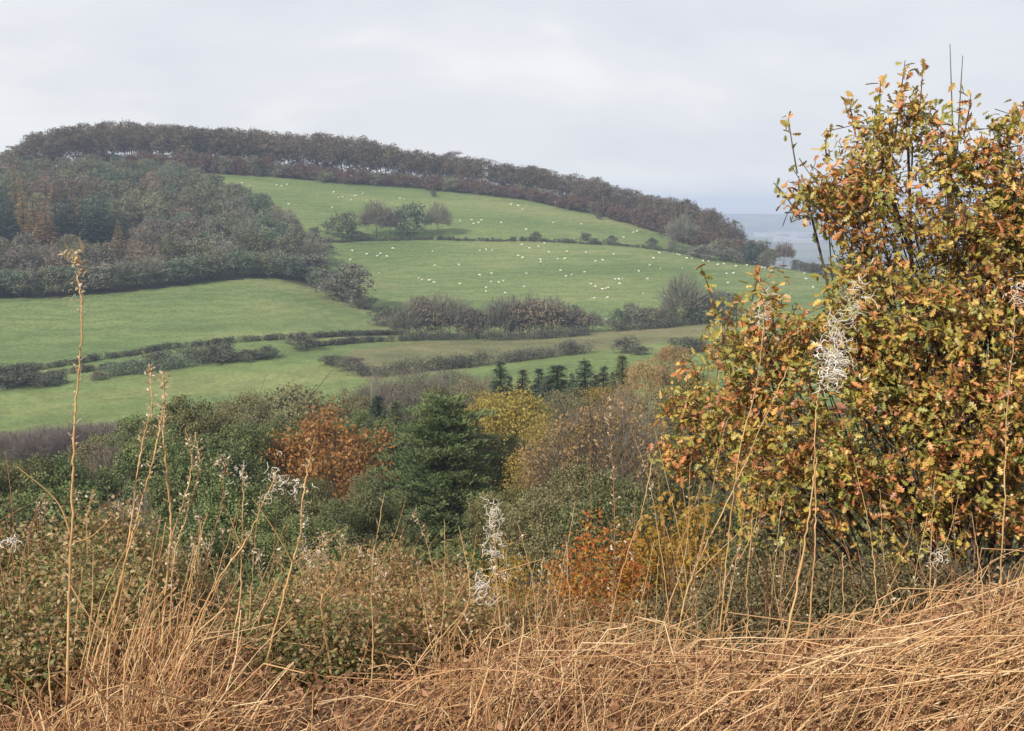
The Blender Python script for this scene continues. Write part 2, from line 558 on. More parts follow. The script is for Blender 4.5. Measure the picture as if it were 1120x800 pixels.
# field outlines as they lie on the land, traced where the photo shows their edges
WOOD_LEFT = [(-400, 330), (-40, 327), (60, 326), (150, 318), (230, 308), (300, 304), (350, 318), (392, 332), (400, 322), (350, 286), (316, 262), (286, 238), (238, 212), (218, 199), (195, 190), (120, 186), (-400, 196), (-400, 330)]
RIDGE = [(-400, 196), (120, 186), (200, 190), (300, 193), (400, 199), (470, 208), (560, 211), (640, 230), (720, 248), (790, 268), (800, 283), (850, 293), (870, 296), (880, 200), (800, 100), (-400, 100)]
ROUGH = [(380, 384), (455, 374), (560, 372), (640, 364), (800, 352), (800, 365), (640, 385), (540, 399), (440, 412), (400, 415), (380, 392)]
MEADOW = [(-400, 440), (0, 437), (60, 420), (150, 404), (240, 398), (330, 388), (385, 395), (400, 415), (440, 413), (540, 399), (640, 386), (800, 366), (1200, 360), (1200, 440), (-400, 520)]
UPPER = [(205, 196), (300, 192), (470, 205), (560, 208), (640, 227), (720, 245), (800, 275), (830, 290), (800, 285), (700, 268), (580, 262), (480, 264), (330, 264), (300, 236)]

th = np.concatenate([np.arange(-34, 34.01, 0.2), np.arange(38, 322, 4.0)])
TH = np.radians(th)
RR = np.concatenate([np.exp(np.linspace(math.log(0.5), math.log(3.4), 8))[:-1], np.exp(np.linspace(math.log(3.4), math.log(60), 70))[:-1],
                     np.exp(np.linspace(math.log(60), math.log(250), 60))[:-1], np.arange(250, 800, 4.0), np.exp(np.linspace(math.log(800), math.log(9000), 46))])
GA, GR = np.meshgrid(TH, RR)
GX, GY = GR * np.sin(GA), GR * np.cos(GA)
GZ = ground(GX, GY)
nA, nR = len(TH), len(RR)
GV = np.stack([GX, GY, GZ], -1).reshape(-1, 3)
ii, jj = np.meshgrid(np.arange(nR - 1), np.arange(nA), indexing='ij')
a0 = ii * nA + jj
a1 = ii * nA + (jj + 1) % nA
GQ = np.stack([a0, a0 + nA, a1 + nA, a1], -1).reshape(-1, 4)
GQ = GQ[:, ::-1]
cen = GV[GQ].mean(1)
cr = np.hypot(cen[:, 0], cen[:, 1])
front = (np.abs(np.arctan2(cen[:, 0], cen[:, 1])) < math.radians(34)) & (cr > 238) & (cr < 800)
ff = np.maximum(cen[:, 1] * CP - cen[:, 2] * SP, 0.01)
pu = 560 + FPX * cen[:, 0] / ff
pv = 400 - FPX * (cen[:, 1] * SP + cen[:, 2] * CP) / ff
reg = np.zeros(len(GQ), int)                       # 0 woodland floor
reg[front] = 1                                     # 1 pasture
reg[front & inpoly(pu, pv, WOOD_LEFT)] = 0
reg[front & inpoly(pu, pv, RIDGE)] = 0
reg[front & (cr > 725)] = 0
reg[front & (cr < 470) & inpoly(pu, pv, ROUGH)] = 2
reg[front & (cr < 430) & inpoly(pu, pv, MEADOW)] = 3
reg[front & (cr > 520) & inpoly(pu, pv, UPPER)] = 4
reg[cr > 1300] = 5
reg[cr < 9] = 6
for k, (nm, mt) in enumerate((('ground', 'soil'), ('pasture', 'pasture'), ('rough_field', 'rough'), ('meadow', 'bright'), ('hill_field', 'pasture'), ('plain_land', 'plain'), ('bank', 'bank_soil'))):
    q = GQ[reg == k]
    if k == 6:      # close the hole under the viewpoint
        hub = len(GV)
        V = np.vstack([GV, [[0, 0, -1.6]]])
        T = np.stack([np.full(nA, hub), (np.arange(nA) + 1) % nA, np.arange(nA)], -1)
    else:
        V, T = GV, None
    used = np.unique(q) if T is None else np.unique(np.concatenate([q.ravel(), T.ravel()]))
    mp = np.full(len(V), -1)
    mp[used] = np.arange(len(used))
    o = obj(nm, mesh_from(nm, V[used], mp[q], None if T is None else mp[T], [M[mt]], smooth=True))
    tag(o, {'ground': 'brown leaf litter ground under the woods and scrub', 'pasture': 'green sheep pasture across the valley side', 'rough_field': 'olive rough field between the valley hedges',
            'meadow': 'bright green meadow beyond the near trees', 'hill_field': 'upper green field below the ridge wood', 'plain_land': 'hazy blue farmland plain far beyond the hill', 'bank': 'brown litter-strewn bank under the dry straw'}[nm], kind='structure')
    o["category"] = {'ground': 'ground', 'plain_land': 'plain', 'bank': 'bank'}.get(nm, 'field')
    if len(q) == 0:
        print('EMPTY REGION', nm)
# ------------------------------------------------------------------ tree shapes, one unit tall
def trunk_bag(g, h, r, lean=0.02, limbs=5, spread=0.22, sides=6, z0=0.3):
    b = Bag()
    top = np.array((g.normal(0, lean), g.normal(0, lean), h))
    pts = curve_pts([(0, 0, -0.04), (0.3 * top[0], 0.3 * top[1] + g.normal(0, .006), 0.4 * h), tuple(top)], 7)
    tube1(b, pts, r, r * 0.3, sides, g.random())
    for k in range(limbs):
        t = z0 + (0.95 - z0) * (k + g.random()) / limbs
        p = pts[0] * (1 - t) + pts[-1] * t
        a = k * 2.4 + g.random()
        L = spread * (0.6 + 0.6 * g.random())
        e = p + np.array((math.cos(a) * L, math.sin(a) * L, L * (0.5 + 0.6 * g.random())))
        m = (p + e) / 2 + np.array((0, 0, -0.06 * L))
        tube1(b, curve_pts([p, m, e], 5), r * 0.45 * (1 - 0.5 * t), r * 0.12, 4, g.random())
    return b


def crown_bag(seed, lobes, n_clump, per, size, shape=RHOMB, sig=0.05, out=0.6, shell=(0.55, 1.02), up=0.25):
    """lobes (cx,cy,cz,rx,ry,rz): leaf clumps spread through their outer parts"""
    g = np.random.default_rng(seed)
    lobes = np.asarray(lobes, float)
    w = lobes[:, 3] * lobes[:, 4] + lobes[:, 4] * lobes[:, 5]
    k = g.choice(len(lobes), n_clump, p=w / w.sum())
    d = rand_dirs(n_clump, g)
    d[:, 2] += up
    d = unit(d)
    rad = shell[0] + (shell[1] - shell[0]) * g.random(n_clump) ** 0.6
    C = lobes[k, :3] + d * lobes[k, 3:] * rad[:, None]
    cs = g.random(n_clump)
    C2 = np.repeat(C, per, 0) + g.normal(size=(n_clump * per, 3)) * sig * np.array((1, 1, 0.75))
    N = unit(np.repeat(d, per, 0) * out + g.normal(size=(n_clump * per, 3)) * 0.6 + np.array((0, 0, 0.35)))
    D = rand_dirs(n_clump * per, g)
    S = size * (0.6 + 0.8 * g.random(n_clump * per))
    A = np.clip(np.repeat(cs, per) * 0.65 + g.random(n_clump * per) * 0.35, 0, 1)
    b = Bag()
    leaves(b, C2, D, N, S, shape, A)
    return b


def lobes_broad(seed, w=0.42, z0=0.25, n=9, flat=1.0, irr=0.0):
    g = np.random.default_rng(seed)
    L = [(0, 0, z0 + (1 - z0) * 0.55, w * 0.62, w * 0.62, (1 - z0) * 0.43)]
    for k in range(n):
        a = k * 2.399 + g.random() * 0.8
        t = (k + 0.5) / n
        rr = w * (0.35 + 0.35 * math.sin(math.pi * (0.18 + 0.75 * t)))
        z = z0 + (1 - z0) * (0.2 + 0.62 * t)
        rr *= 1 + irr * (g.random() - .3)
        z += irr * 0.16 * (1 - z0) * (g.random() - .5)
        s = w * (0.34 + 0.2 * g.random()) * (1 - irr * .36 * g.random())
        L.append((math.cos(a) * rr, math.sin(a) * rr, z, s, s, s * 0.8 * flat))
    return L


def conifer_bag(seed, levels=15, br=9, nq=5, R=0.2, z0=0.08, size=0.05, droop=0.35, power=0.9, jag=0.25, shape=FAN):
    g = np.random.default_rng(seed)
    C, D, N, S, A = [], [], [], [], []
    for i in range(levels):
        t = (i + 0.5 * g.random()) / levels
        z = z0 + (1 - z0) * t
        rad = R * (1 - t) ** power + 0.012
        nb = max(4, int(br * (0.5 + (1 - t) * 0.7)))
        z0_ = z
        for k in range(nb):
            z = min(0.97, z0_ + (1 - z0_) * 0.06 * g.normal() + 0.02 * g.normal())
            a = 2 * math.pi * (k + g.random() * 0.9) / nb + i
            rad = R * (1 - z) ** power + 0.010
            L = rad * (1 - jag + 2 * jag * g.random() * 0.8)
            dr = np.array((math.cos(a), math.sin(a), 0))
            shade = g.random()
            for q in range(nq):
                f = (q + 0.4) / nq
                p = dr * L * f + np.array((0, 0, z - droop * L * f * f + 0.02 * (1 - t)))
                for sgn in (-1, 1):
                    C.append(p + g.normal(size=3) * 0.006)
                    side = np.array((-math.sin(a), math.cos(a), 0)) * sgn
                    D.append(dr * (0.7 + 0.3 * g.random()) + side * (0.7 * g.random()) + np.array((0, 0, -0.25 + 0.35 * g.random())))
                    N.append(np.array((0, 0, 1)) + g.normal(size=3) * 0.4)
                    S.append(size * (0.65 + 0.6 * g.random()) * ((0.22 + 0.9 * (1 - t)) if shape is not FAN else (0.55 + 0.55 * (1 - t))))
                    A.append(0.6 * shade + 0.4 * g.random())
    for k in range(12):          # leader
        C.append(np.array((0, 0, 0.93 + 0.05 * g.random())))
        D.append(np.array((g.normal() * .5, g.normal() * .5, 1)))
        N.append(g.normal(size=3))
        S.append(size * 0.3)
        A.append(g.random())
    b = Bag()
    leaves(b, np.array(C), np.array(D), np.array(N), np.array(S), shape, np.array(A))
    return b


def twig_bag(seed, w=0.36, z0=0.2, limbs=10, twigs=900, size=0.12, thick=1.0, up=0.7):
    """bare crown: limbs in the trunk mesh, here the fine twigs that haze the outline"""
    g = np.random.default_rng(seed)
    d = rand_dirs(twigs, g)
    d[:, 2] = np.abs(d[:, 2]) * 1.1 - 0.35
    d = unit(d)
    rad = 0.35 + 0.6 * g.random(twigs) ** 0.7
    c = np.array((0, 0, z0 + (1 - z0) * 0.42))
    ax = np.array((w, w, (1 - z0) * 0.52))
    lump = 1 + 0.18 * np.sin(d[:, 0] * 5 + seed) * np.sin(d[:, 1] * 4 + seed * 2) + 0.1 * np.sin(d[:, 2] * 9)
    C = c + d * ax * (rad * lump)[:, None]
    D = unit(d * 0.8 + np.array((0, 0, up)) + g.normal(size=(twigs, 3)) * 0.4)
    sh = TWIG * np.array((thick, 1, 1))
    b = Bag()
    leaves(b, C, D, rand_dirs(twigs, g), size * (0.5 + g.random(twigs)), sh, g.random(twigs))
    return b


PROTO = {}


def proto(kind, crown, trunk, cm, tm, width):
    PROTO.setdefault(kind, []).append((crown.mesh(kind + '_crown', [M[cm], M['twig']]) if crown else None, trunk.mesh(kind + '_trunk', [M[tm]], True) if trunk else None, width))


G = np.random.default_rng
for s in range(4):
    proto('far_broad', crown_bag(10 + s, lobes_broad(10 + s, 0.44, 0.06, 9), 190, 13, 0.050, sig=0.040), trunk_bag(G(s), 0.7, 0.016), 'wood_olive', 'bark', 0.84)
for s in range(4):
    proto('beech', crown_bag(30 + s, lobes_broad(30 + s, 0.43, 0.22, 12, 1.0, .12), 240, 15, 0.032, sig=0.030), trunk_bag(G(40 + s), 0.85, 0.016, 0.03, 7, 0.2, z0=0.32), 'beech', 'bark', 0.8)
for s in range(3):
    proto('far_bare', twig_bag(50 + s, 0.38, 0.15, twigs=1500, size=0.13, thick=1.3), trunk_bag(G(60 + s), 0.8, 0.014, 0.03, 12, 0.26, 4, 0.22), 'wood_grey', 'bark', 0.76)
for s in range(3):
    proto('far_conifer', conifer_bag(70 + s, 17, 12, 5, 0.22, 0.06, 0.075, shape=FAN * np.array((1.7, 1, 1))), trunk_bag(G(80 + s), 0.9, 0.012, 0.005, 0), 'conifer', 'dark_bark', 0.44)
for s in range(4):
    proto('bush', crown_bag(90 + s, lobes_broad(90 + s, 0.55, -0.1, 7), 170, 14, 0.060, sig=0.055), trunk_bag(G(95 + s), 0.5, 0.03, 0.03, 5, 0.3), 'hedge', 'bark', 1.1)
for s in range(2):
    proto('spruce', conifer_bag(110 + s, 44, 18, 9, 0.24, 0.05, 0.050, 0.42, 1.0, .30, FAN * np.array((1.9, 1, 1))), trunk_bag(G(110 + s), 0.95, 0.012, 0.004, 0), 'conifer', 'dark_bark', 0.44)
for s in range(3):
    proto('mid_broad', crown_bag(120 + s, lobes_broad(120 + s, 0.42, 0.08, 19, 1.0, 1.15), 430, 50, 0.023, sig=0.034), trunk_bag(G(120 + s), 0.7, 0.018), 'yew', 'bark', 0.86)
for s in range(2):
    proto('mid_airy', crown_bag(130 + s, lobes_broad(130 + s, 0.40, 0.1, 20, 1.0, 1.25), 460, 28, 0.021, sig=0.034), trunk_bag(G(130 + s), 0.9, 0.014, 0.03, 14, 0.28, 5, 0.2), 'yellow', 'bark', 0.82)
for s in range(2):
    cb = crown_bag(160 + s, lobes_broad(160 + s, 0.40, 0.08, 15, 1.0, 1.0), 420, 11, 0.022, sig=0.028, shell=(.2, 1.1))
    tw = twig_bag(165 + s, 0.40, 0.08, twigs=2200, size=0.10, thick=0.5)
    cb.add(np.concatenate(tw.V), np.concatenate(tw.Q), None, np.concatenate(tw.A) * 0.0, 1)
    proto('mid_sparse', cb, trunk_bag(G(160 + s), 0.95, 0.013, 0.03, 18, 0.3, 5, 0.15), 'russet', 'bark', 0.82)
for s in range(2):
  proto('mid_bare', twig_bag(140 + s, 0.36, 0.1, twigs=5500, size=0.10, thick=0.55), trunk_bag(G(140 + s), 0.9, 0.012, 0.03, 16, 0.28, 5, 0.2), 'red_twig', 'bark', 0.74)
proto('larch_tree', conifer_bag(150, 22, 10, 5, 0.24, 0.08, 0.06, 0.15, 0.8, 0.3), trunk_bag(G(150), 0.95, 0.012, 0.004, 0), 'larch', 'bark', 0.48)


def tree(name, kind, base, height, width, label, cat='tree', group=None, crown_mat=None, var=None, sink=0.0, trunk_mat=None):
    if sink:
        sink *= height
        height += sink
    ps = PROTO[kind]
    cm, tm, w0 = ps[(random.randrange(len(ps)) if var is None else var) % len(ps)]
    e = thing(name, label, cat, (base[0], base[1], base[2] - sink), group, random.random() * 6.28)
    e.scale = (width / w0, width / w0, height)
    asp = {'spruce': 3.2, 'larch_tree': 2.2, 'far_conifer': 2.6, 'mid_bare': 2.6, 'far_bare': 2.0}.get(kind, 1.35)
    k = min(1.0, asp * width / height)
    for nm, me, mt in (('trunk', tm, trunk_mat), ('crown', cm, crown_mat)):
        o = obj(nm, me, e)
        if nm == 'crown' and k < 1:          # a tall tree keeps its crown's proportions and gets a longer bole
            o.scale = (1, 1, k)
            o.location = (0, 0, 1 - k)
        if mt:
            o.material_slots[0].link = 'OBJECT'
            o.material_slots[0].material = M[mt]
    return e


def tree_px(name, kind, u, vtop, d, wpx, label, cat='tree', group=None, crown_mat=None, var=None, minh=1.0):
    """a tree on the ground at distance d whose top reaches photo row vtop"""
    b = spot(u, d)
    zt = d * ray(u, vtop)[1]
    h = max(zt - b[2], minh)
    return tree(name, kind, b, h, wpx * d / FPX, label, cat, group, crown_mat, var)


def strip_hedge(label, pts, hpx, n_per_m=1.0, mat='hedge', depth=1.6, rmin=200, rmax=900, name='hedge', seed=1, group=None, ragged=0.2):
    """a hedge along a line on the land; hpx is its height in photo pixels"""
    g = np.random.default_rng(seed)
    W = [hit(u, v, rmin, rmax) for u, v in pts]
    W = [w for w in W if w is not None]
    P = np.array([w[0] for w in W])
    H = hpx * np.mean([w[1] for w in W]) / FPX
    seg = np.linalg.norm(np.diff(P, axis=0), axis=1)
    L = seg.sum()
    cl = int(L * 2.2) + 8
    t = np.sort(g.random(cl)) * L
    cum = np.concatenate([[0], np.cumsum(seg)])
    X = np.stack([np.interp(t, cum, P[:, i]) for i in range(3)], -1)
    X[:, :2] += g.normal(0, depth * 0.35, (cl, 2))
    X[:, 2] = ground(X[:, 0], X[:, 1])
    hh = H * (1 + ragged * (0.6 * np.sin(t * 0.31 + seed) + 0.5 * np.sin(t * 0.83 + seed * 3) + 0.6 * g.normal(size=cl)))
    hh = np.maximum(hh, H * 0.3)
    per = 90
    f = g.random((cl, per)) ** 0.75
    C = np.repeat(X, per, 0)
    C[:, 2] += (f * hh[:, None]).ravel()
    C[:, :2] += g.normal(0, depth * 0.33, (cl * per, 2))
    N = unit(g.normal(size=(cl * per, 3)) + np.array((0, -0.2, 0.5)))
    b = Bag()
    A = np.clip(np.repeat(g.random(cl), per) * 0.6 + 0.4 * g.random(cl * per), 0, 1)
    leaves(b, C, rand_dirs(cl * per, g), N, max(H * 0.15, 0.36) * (0.6 + 0.7 * g.random(cl * per)), RHOMB, A)
    o = obj(name, b.mesh(name, [M[mat]], offset=P[0]), None, P[0])
    return tag(o, label, 'hedge', group)
# ------------------------------------------------------------------ ridge wood
random.seed(21)
TOPU = [-60, 0, 15, 50, 90, 130, 200, 240, 300, 350, 400, 430, 460, 500, 560, 600, 650, 700, 740, 760, 800, 815, 835, 850]
TOPV = [192, 176, 163, 145, 136, 132, 133, 137, 143, 145, 151, 157, 164, 167, 176, 183, 195, 209, 215, 222, 244, 254, 276, 290]
DRU = [-60, 560, 640, 700, 760, 800, 830, 850]
DRR = [716, 716, 706, 690, 662, 640, 622, 612]
g = G(5)
n = 0
for row, dd in ((0, 0.0), (1, 17.0), (2, 32.0)):
    u = -40.0 + row * 7
    while u < 834:
        uu = u + g.normal() * 3
        d = float(np.interp(uu, DRU, DRR)) + dd + g.normal() * 2.0
        vt = float(np.interp(uu, TOPU, TOPV)) + abs(g.normal()) * 3.0 - 1.0 + (0 if row < 2 else 1.5) + 4.5 * max(0, math.sin(uu * 0.21))**6
        b = spot(uu, d)
        h = d * ray(uu, vt)[1] - b[2]
        w = h * (0.74 + 0.3 * g.random()) * (1 if uu < 700 else 0.85)
        if h > 5:
            if uu < 260:
                lab, gr = 'brown-leaved beech in the ridge-top row above the big left-hand wood', 'ridge-top beeches above the left wood'
            elif uu < 560:
                lab, gr = 'brown-leaved beech in the ridge-top row above the upper sheep field', 'ridge-top beeches above the upper sheep field'
            elif uu < 735:
                lab, gr = 'brown-leaved beech on the skyline where the ridge slopes down right', 'beeches on the falling part of the ridge'
            else:
                lab, gr = 'dull brown tree in the wood at the low right end of the ridge', 'trees at the low end of the ridge'
            tree('beech_tree', 'beech' if uu < 740 or g.random() < 0.5 else 'far_broad', b, h, w, lab, 'tree', gr, 'beech' if (uu < 790 or g.random() < .5) else 'wood_green')
            n += 1
        gap = 19 + 7 * g.random()
        if row == 0 and 60 < u < 100 or 320 < u < 336 or 452 < u < 462:
            gap += 5
        u += gap / 1.0 if uu < 700 else gap * 0.85
# russet scrub along the foot of the ridge wood
u = 150.0
while u < 842:
    d = float(np.interp(u, DRU, DRR)) - 12 - 9 * g.random()
    if u > 690:
        d = float(np.interp(u, DRU, DRR)) - 8 - 16 * g.random()
    b = spot(u, d)
    h = 6.0 + 3.5 * g.random() + (2.5 if 200 < u < 300 else 0) + (3 if u > 690 else 0)
    side = 'above the upper sheep field' if u < 560 else 'on the falling right half of the ridge'
    tree('scrub_bush', 'bush', b, h, 8 + 4 * g.random(), 'russet scrub bush at the ridge foot ' + side, 'bush',
         'russet bushes ' + side, 'understory' if g.random() < 0.8 else 'wood_olive')
    u += 5.0 + 3 * g.random()
# a looser second line of bushes between the beech boles
u = -45.0
while u < 690:
    d = float(np.interp(u, DRU, DRR)) + 4 + 6 * g.random()
    b = spot(u, d)
    if math.sin(u * 0.083 + 1.0) < 0.62:
        h = 4.5 + 4.0 * g.random()
        tree('scrub_bush', 'bush', b, h, 9 + 4 * g.random(), 'dull bush between the beech boles on the ridge top', 'bush', 'bushes between the ridge beeches', 'wood_green' if g.random() < .4 else 'wood_brown' if g.random() < .5 else 'understory')
    u += 6.5 + 3 * g.random()
# dark bushes that close the right end of the wood
for u, v, h, w, lab in ((768, 283, 7, 16, 'low grey-brown thicket bush at the field corner left of the dark ridge end'), (800, 287, 6.5, 14, 'low dull bush under the dark right end of the ridge wood'),
                        (822, 290, 11, 10, 'dark blue-green tree at the outermost tip of the ridge wood'), (836, 292, 7, 7, 'small dark tree just right of the ridge wood tip')):
    p = hit(u, v, 400, 720)
    if p:
        tree('thicket_bush' if h < 8 else 'dark_tree', 'bush' if h < 8 else 'far_broad', p[0], h, w, lab, 'bush' if h < 8 else 'tree', None, 'wood_grey' if h < 8 else 'conifer')
p = hit(857, 293, 400, 720)
tree('lone_tree', 'far_bare', p[0], 12.5, 11, 'lone sparse tree standing against the hazy blue plain', 'tree', None, 'wood_brown')
strip_hedge('dark low hedge running right from the lone tree along the hill brow', [(866, 295), (890, 299), (925, 303), (980, 312), (1050, 320)], 9, mat='hedge', rmin=450, rmax=720, seed=44)

# ------------------------------------------------------------------ left hillside wood
POLY = [(-60, 327), (60, 325), (150, 317), (230, 307), (300, 302), (345, 312), (350, 290), (316, 266), (286, 242), (238, 214), (214, 199), (190, 190), (120, 186), (-60, 186)]
KIND = {
    'conifer': ('far_conifer', 'conifer'), 'larch': ('far_conifer', 'larch'), 'olive': ('far_broad', 'wood_olive'), 'brown': ('far_broad', 'wood_brown'),
    'green': ('far_broad', 'wood_green'), 'grey': ('far_broad', 'wood_grey'), 'purple': ('far_broad', 'wood_purple'),
}
DESC = {'conifer': 'dark conifer', 'larch': 'orange larch', 'olive': 'olive-green broadleaf tree', 'brown': 'brown broadleaf tree', 'green': 'dark green broadleaf tree', 'grey': 'greyish half-bare tree', 'purple': 'purple-brown half-bare tree'}
NAMES = {'conifer': 'conifer_tree', 'larch': 'larch_tree', 'olive': 'broadleaf_tree', 'brown': 'broadleaf_tree', 'green': 'broadleaf_tree', 'grey': 'bare_tree', 'purple': 'bare_tree'}
cand = []
for _ in range(9000):
    r = math.sqrt(g.uniform(440 ** 2, 702 ** 2))
    a = g.uniform(ray(-50, 300)[0], ray(350, 300)[0])
    x, y = r * math.sin(a), r * math.cos(a)
    z = float(ground(x, y))
    u, v = project(x, y, z)
    if not inpoly(np.array([u]), np.array([v]), POLY)[0]:
        continue
    if any((x - c[0]) ** 2 + (y - c[1]) ** 2 < 10.2 ** 2 for c in cand):
        continue
    cand.append((x, y, z, u, v))
for k_, u, v, h, w, lab in (
        ('conifer', 1, 268, 26, 12, 'tall dark conifer at the left edge of the photo, nearer one'), ('conifer', 10, 262, 24, 10, 'tall dark conifer second from the left edge of the wood'),
        ('conifer', 62, 260, 20, 11, 'dark conifer left in the left conifer clump of the wood'), ('conifer', 74, 263, 21, 12, 'dark conifer right in the left conifer clump of the wood'),
        ('conifer', 92, 262, 20, 12, 'broad dark conifer, leftmost of the right conifer clump'), ('conifer', 104, 265, 21, 12, 'broad dark conifer, second of the right conifer clump'),
        ('conifer', 115, 264, 19, 12, 'broad dark conifer, third of the right conifer clump'), ('conifer', 126, 266, 17, 10, 'dark conifer, rightmost of the right conifer clump'),
        ('larch', 18, 240, 24, 11, 'tall golden larch highest on the left of the hillside wood'), ('larch', 26, 256, 20, 10, 'golden larch below the highest golden one'),
        ('larch', 38, 266, 20, 11, 'tan larch, left of the two beside the left conifers'), ('larch', 51, 268, 20, 11, 'tan larch, right of the two beside the left conifers'),
        ('larch', 82, 262, 19, 7, 'thin orange larch between the two conifer clumps'), ('larch', 130, 272, 12, 6, 'thin orange larch at the right foot of the conifers'), ('larch', 60, 229, 13, 9, 'small bright orange tree above the conifers')):
    q = hit(u, v, 440, 690)
    kk, mm = KIND[k_]
    tree(NAMES[k_], kk, q[0], h, w, lab, 'tree', None, mm)
    cand = [c for c in cand if (c[0] - q[0][0]) ** 2 + (c[1] - q[0][1]) ** 2 > 81 and not (abs(c[3] - u) < 8 and -2 < c[4] - v < 24)]
# an edge row of bushy trees along the pasture
for u in np.arange(-30, 330, 13):
    v = float(np.interp(u, [-60, 60, 150, 230, 300, 345], [326, 324, 316, 306.5, 302, 313]))
    p = hit(u + g.normal() * 2, v, 380, 640)
    if p:
        cand.append((*p[0], u, v + 0.5))
for x, y, z, u, v in cand:
    q = g.random()
    edge = v > 0.0 + float(np.interp(u, [-60, 60, 150, 230, 300, 345], [318, 317, 309, 300, 296, 304]))
    if edge:
        k = 'green' if q < 0.4 else 'olive' if q < 0.7 else 'grey'
        h, w = 7 + 4 * g.random(), 10 + 4 * g.random()
    elif (u < 14 and 232 < v < 275) or (58 < u < 132 and 238 < v < 268):
        k = 'green' if q < 0.6 else 'olive'
        h, w = 11 + 3 * g.random(), 10 + 2 * g.random()
    elif 14 <= u <= 58 and 205 < v < 270:
        k = 'brown' if q < .5 else 'olive'
        h, w = 10 + 3 * g.random(), 10 + 2 * g.random()
    elif u > 232 and v > 242:
        k = 'grey' if q < 0.62 else 'olive' if q < 0.85 else 'green'
        h, w = 12 + 4 * g.random(), 10 + 3 * g.random()
    elif 130 < u < 290 and v < 222:
        k = 'conifer' if q < 0.22 else 'green' if q < 0.6 else 'olive'
        h, w = 10.5 + 3 * g.random(), 9 + 3 * g.random()
    elif v > 272:
        k = 'purple' if q < 0.45 else 'brown' if q < 0.7 else 'grey' if q < .82 else 'olive'
        h, w = 11 + 4 * g.random(), 10 + 3 * g.random()
    else:
        k = 'olive' if q < 0.5 else 'green' if q < 0.74 else 'brown' if q < 0.95 else 'conifer' if q < 0.98 else 'larch'
        h, w = 11.5 + 4 * g.random(), 10 + 4 * g.random()
    if v < 205:
        h *= 0.7
    zone = 'along the pasture edge of the left hillside wood' if edge else 'in the lower half of the left hillside wood' if v > 268 else 'halfway up the left hillside wood' if v > 228 else 'near the top of the left hillside wood'
    kk, mm = KIND[k]
    if k in ('grey', 'purple') and g.random() < 0.35:
        kk = 'far_bare'
    if k in ('conifer', 'larch'):
        w *= 0.75
    tree(NAMES[k], kk, (x, y, z), h, w, DESC[k] + ' ' + zone, 'tree', DESC[k] + 's ' + zone, mm)
# trees that run down from the wood towards the valley hedge
for u, v, h, w, kk, mm, lab in (
        (332, 306, 10.5, 15, 'far_broad', 'wood_grey', 'grey-green round tree where the left wood ends, above the pasture corner'),
        (347, 314, 8, 9, 'far_broad', 'wood_green', 'small dark tree between two grey trees at the pasture corner'),
        (375, 331, 15, 19, 'far_broad', 'wood_grey', 'big round grey tree at the right corner of the left pasture'),
        (398, 338, 5, 9, 'bush', 'hedge', 'dark bush at the right foot of the big round grey tree'),
        (418, 348, 4.5, 9, 'bush', 'hedge', 'dark bush between the round grey tree and the valley tree belt'),
        (417, 356, 3.0, 9, 'bush', 'wood_purple', 'low brown scrub mound near the pasture tip'),
        (434, 352, 5.5, 9, 'bush', 'hedge', 'dark bush at the left end of the valley tree belt')):
    p = hit(u, v, 330, 640)
    tree('round_tree' if h > 7 else 'hedge_bush', kk, p[0], h, w, lab, 'tree' if h > 7 else 'bush', None, mm, sink=0.12)

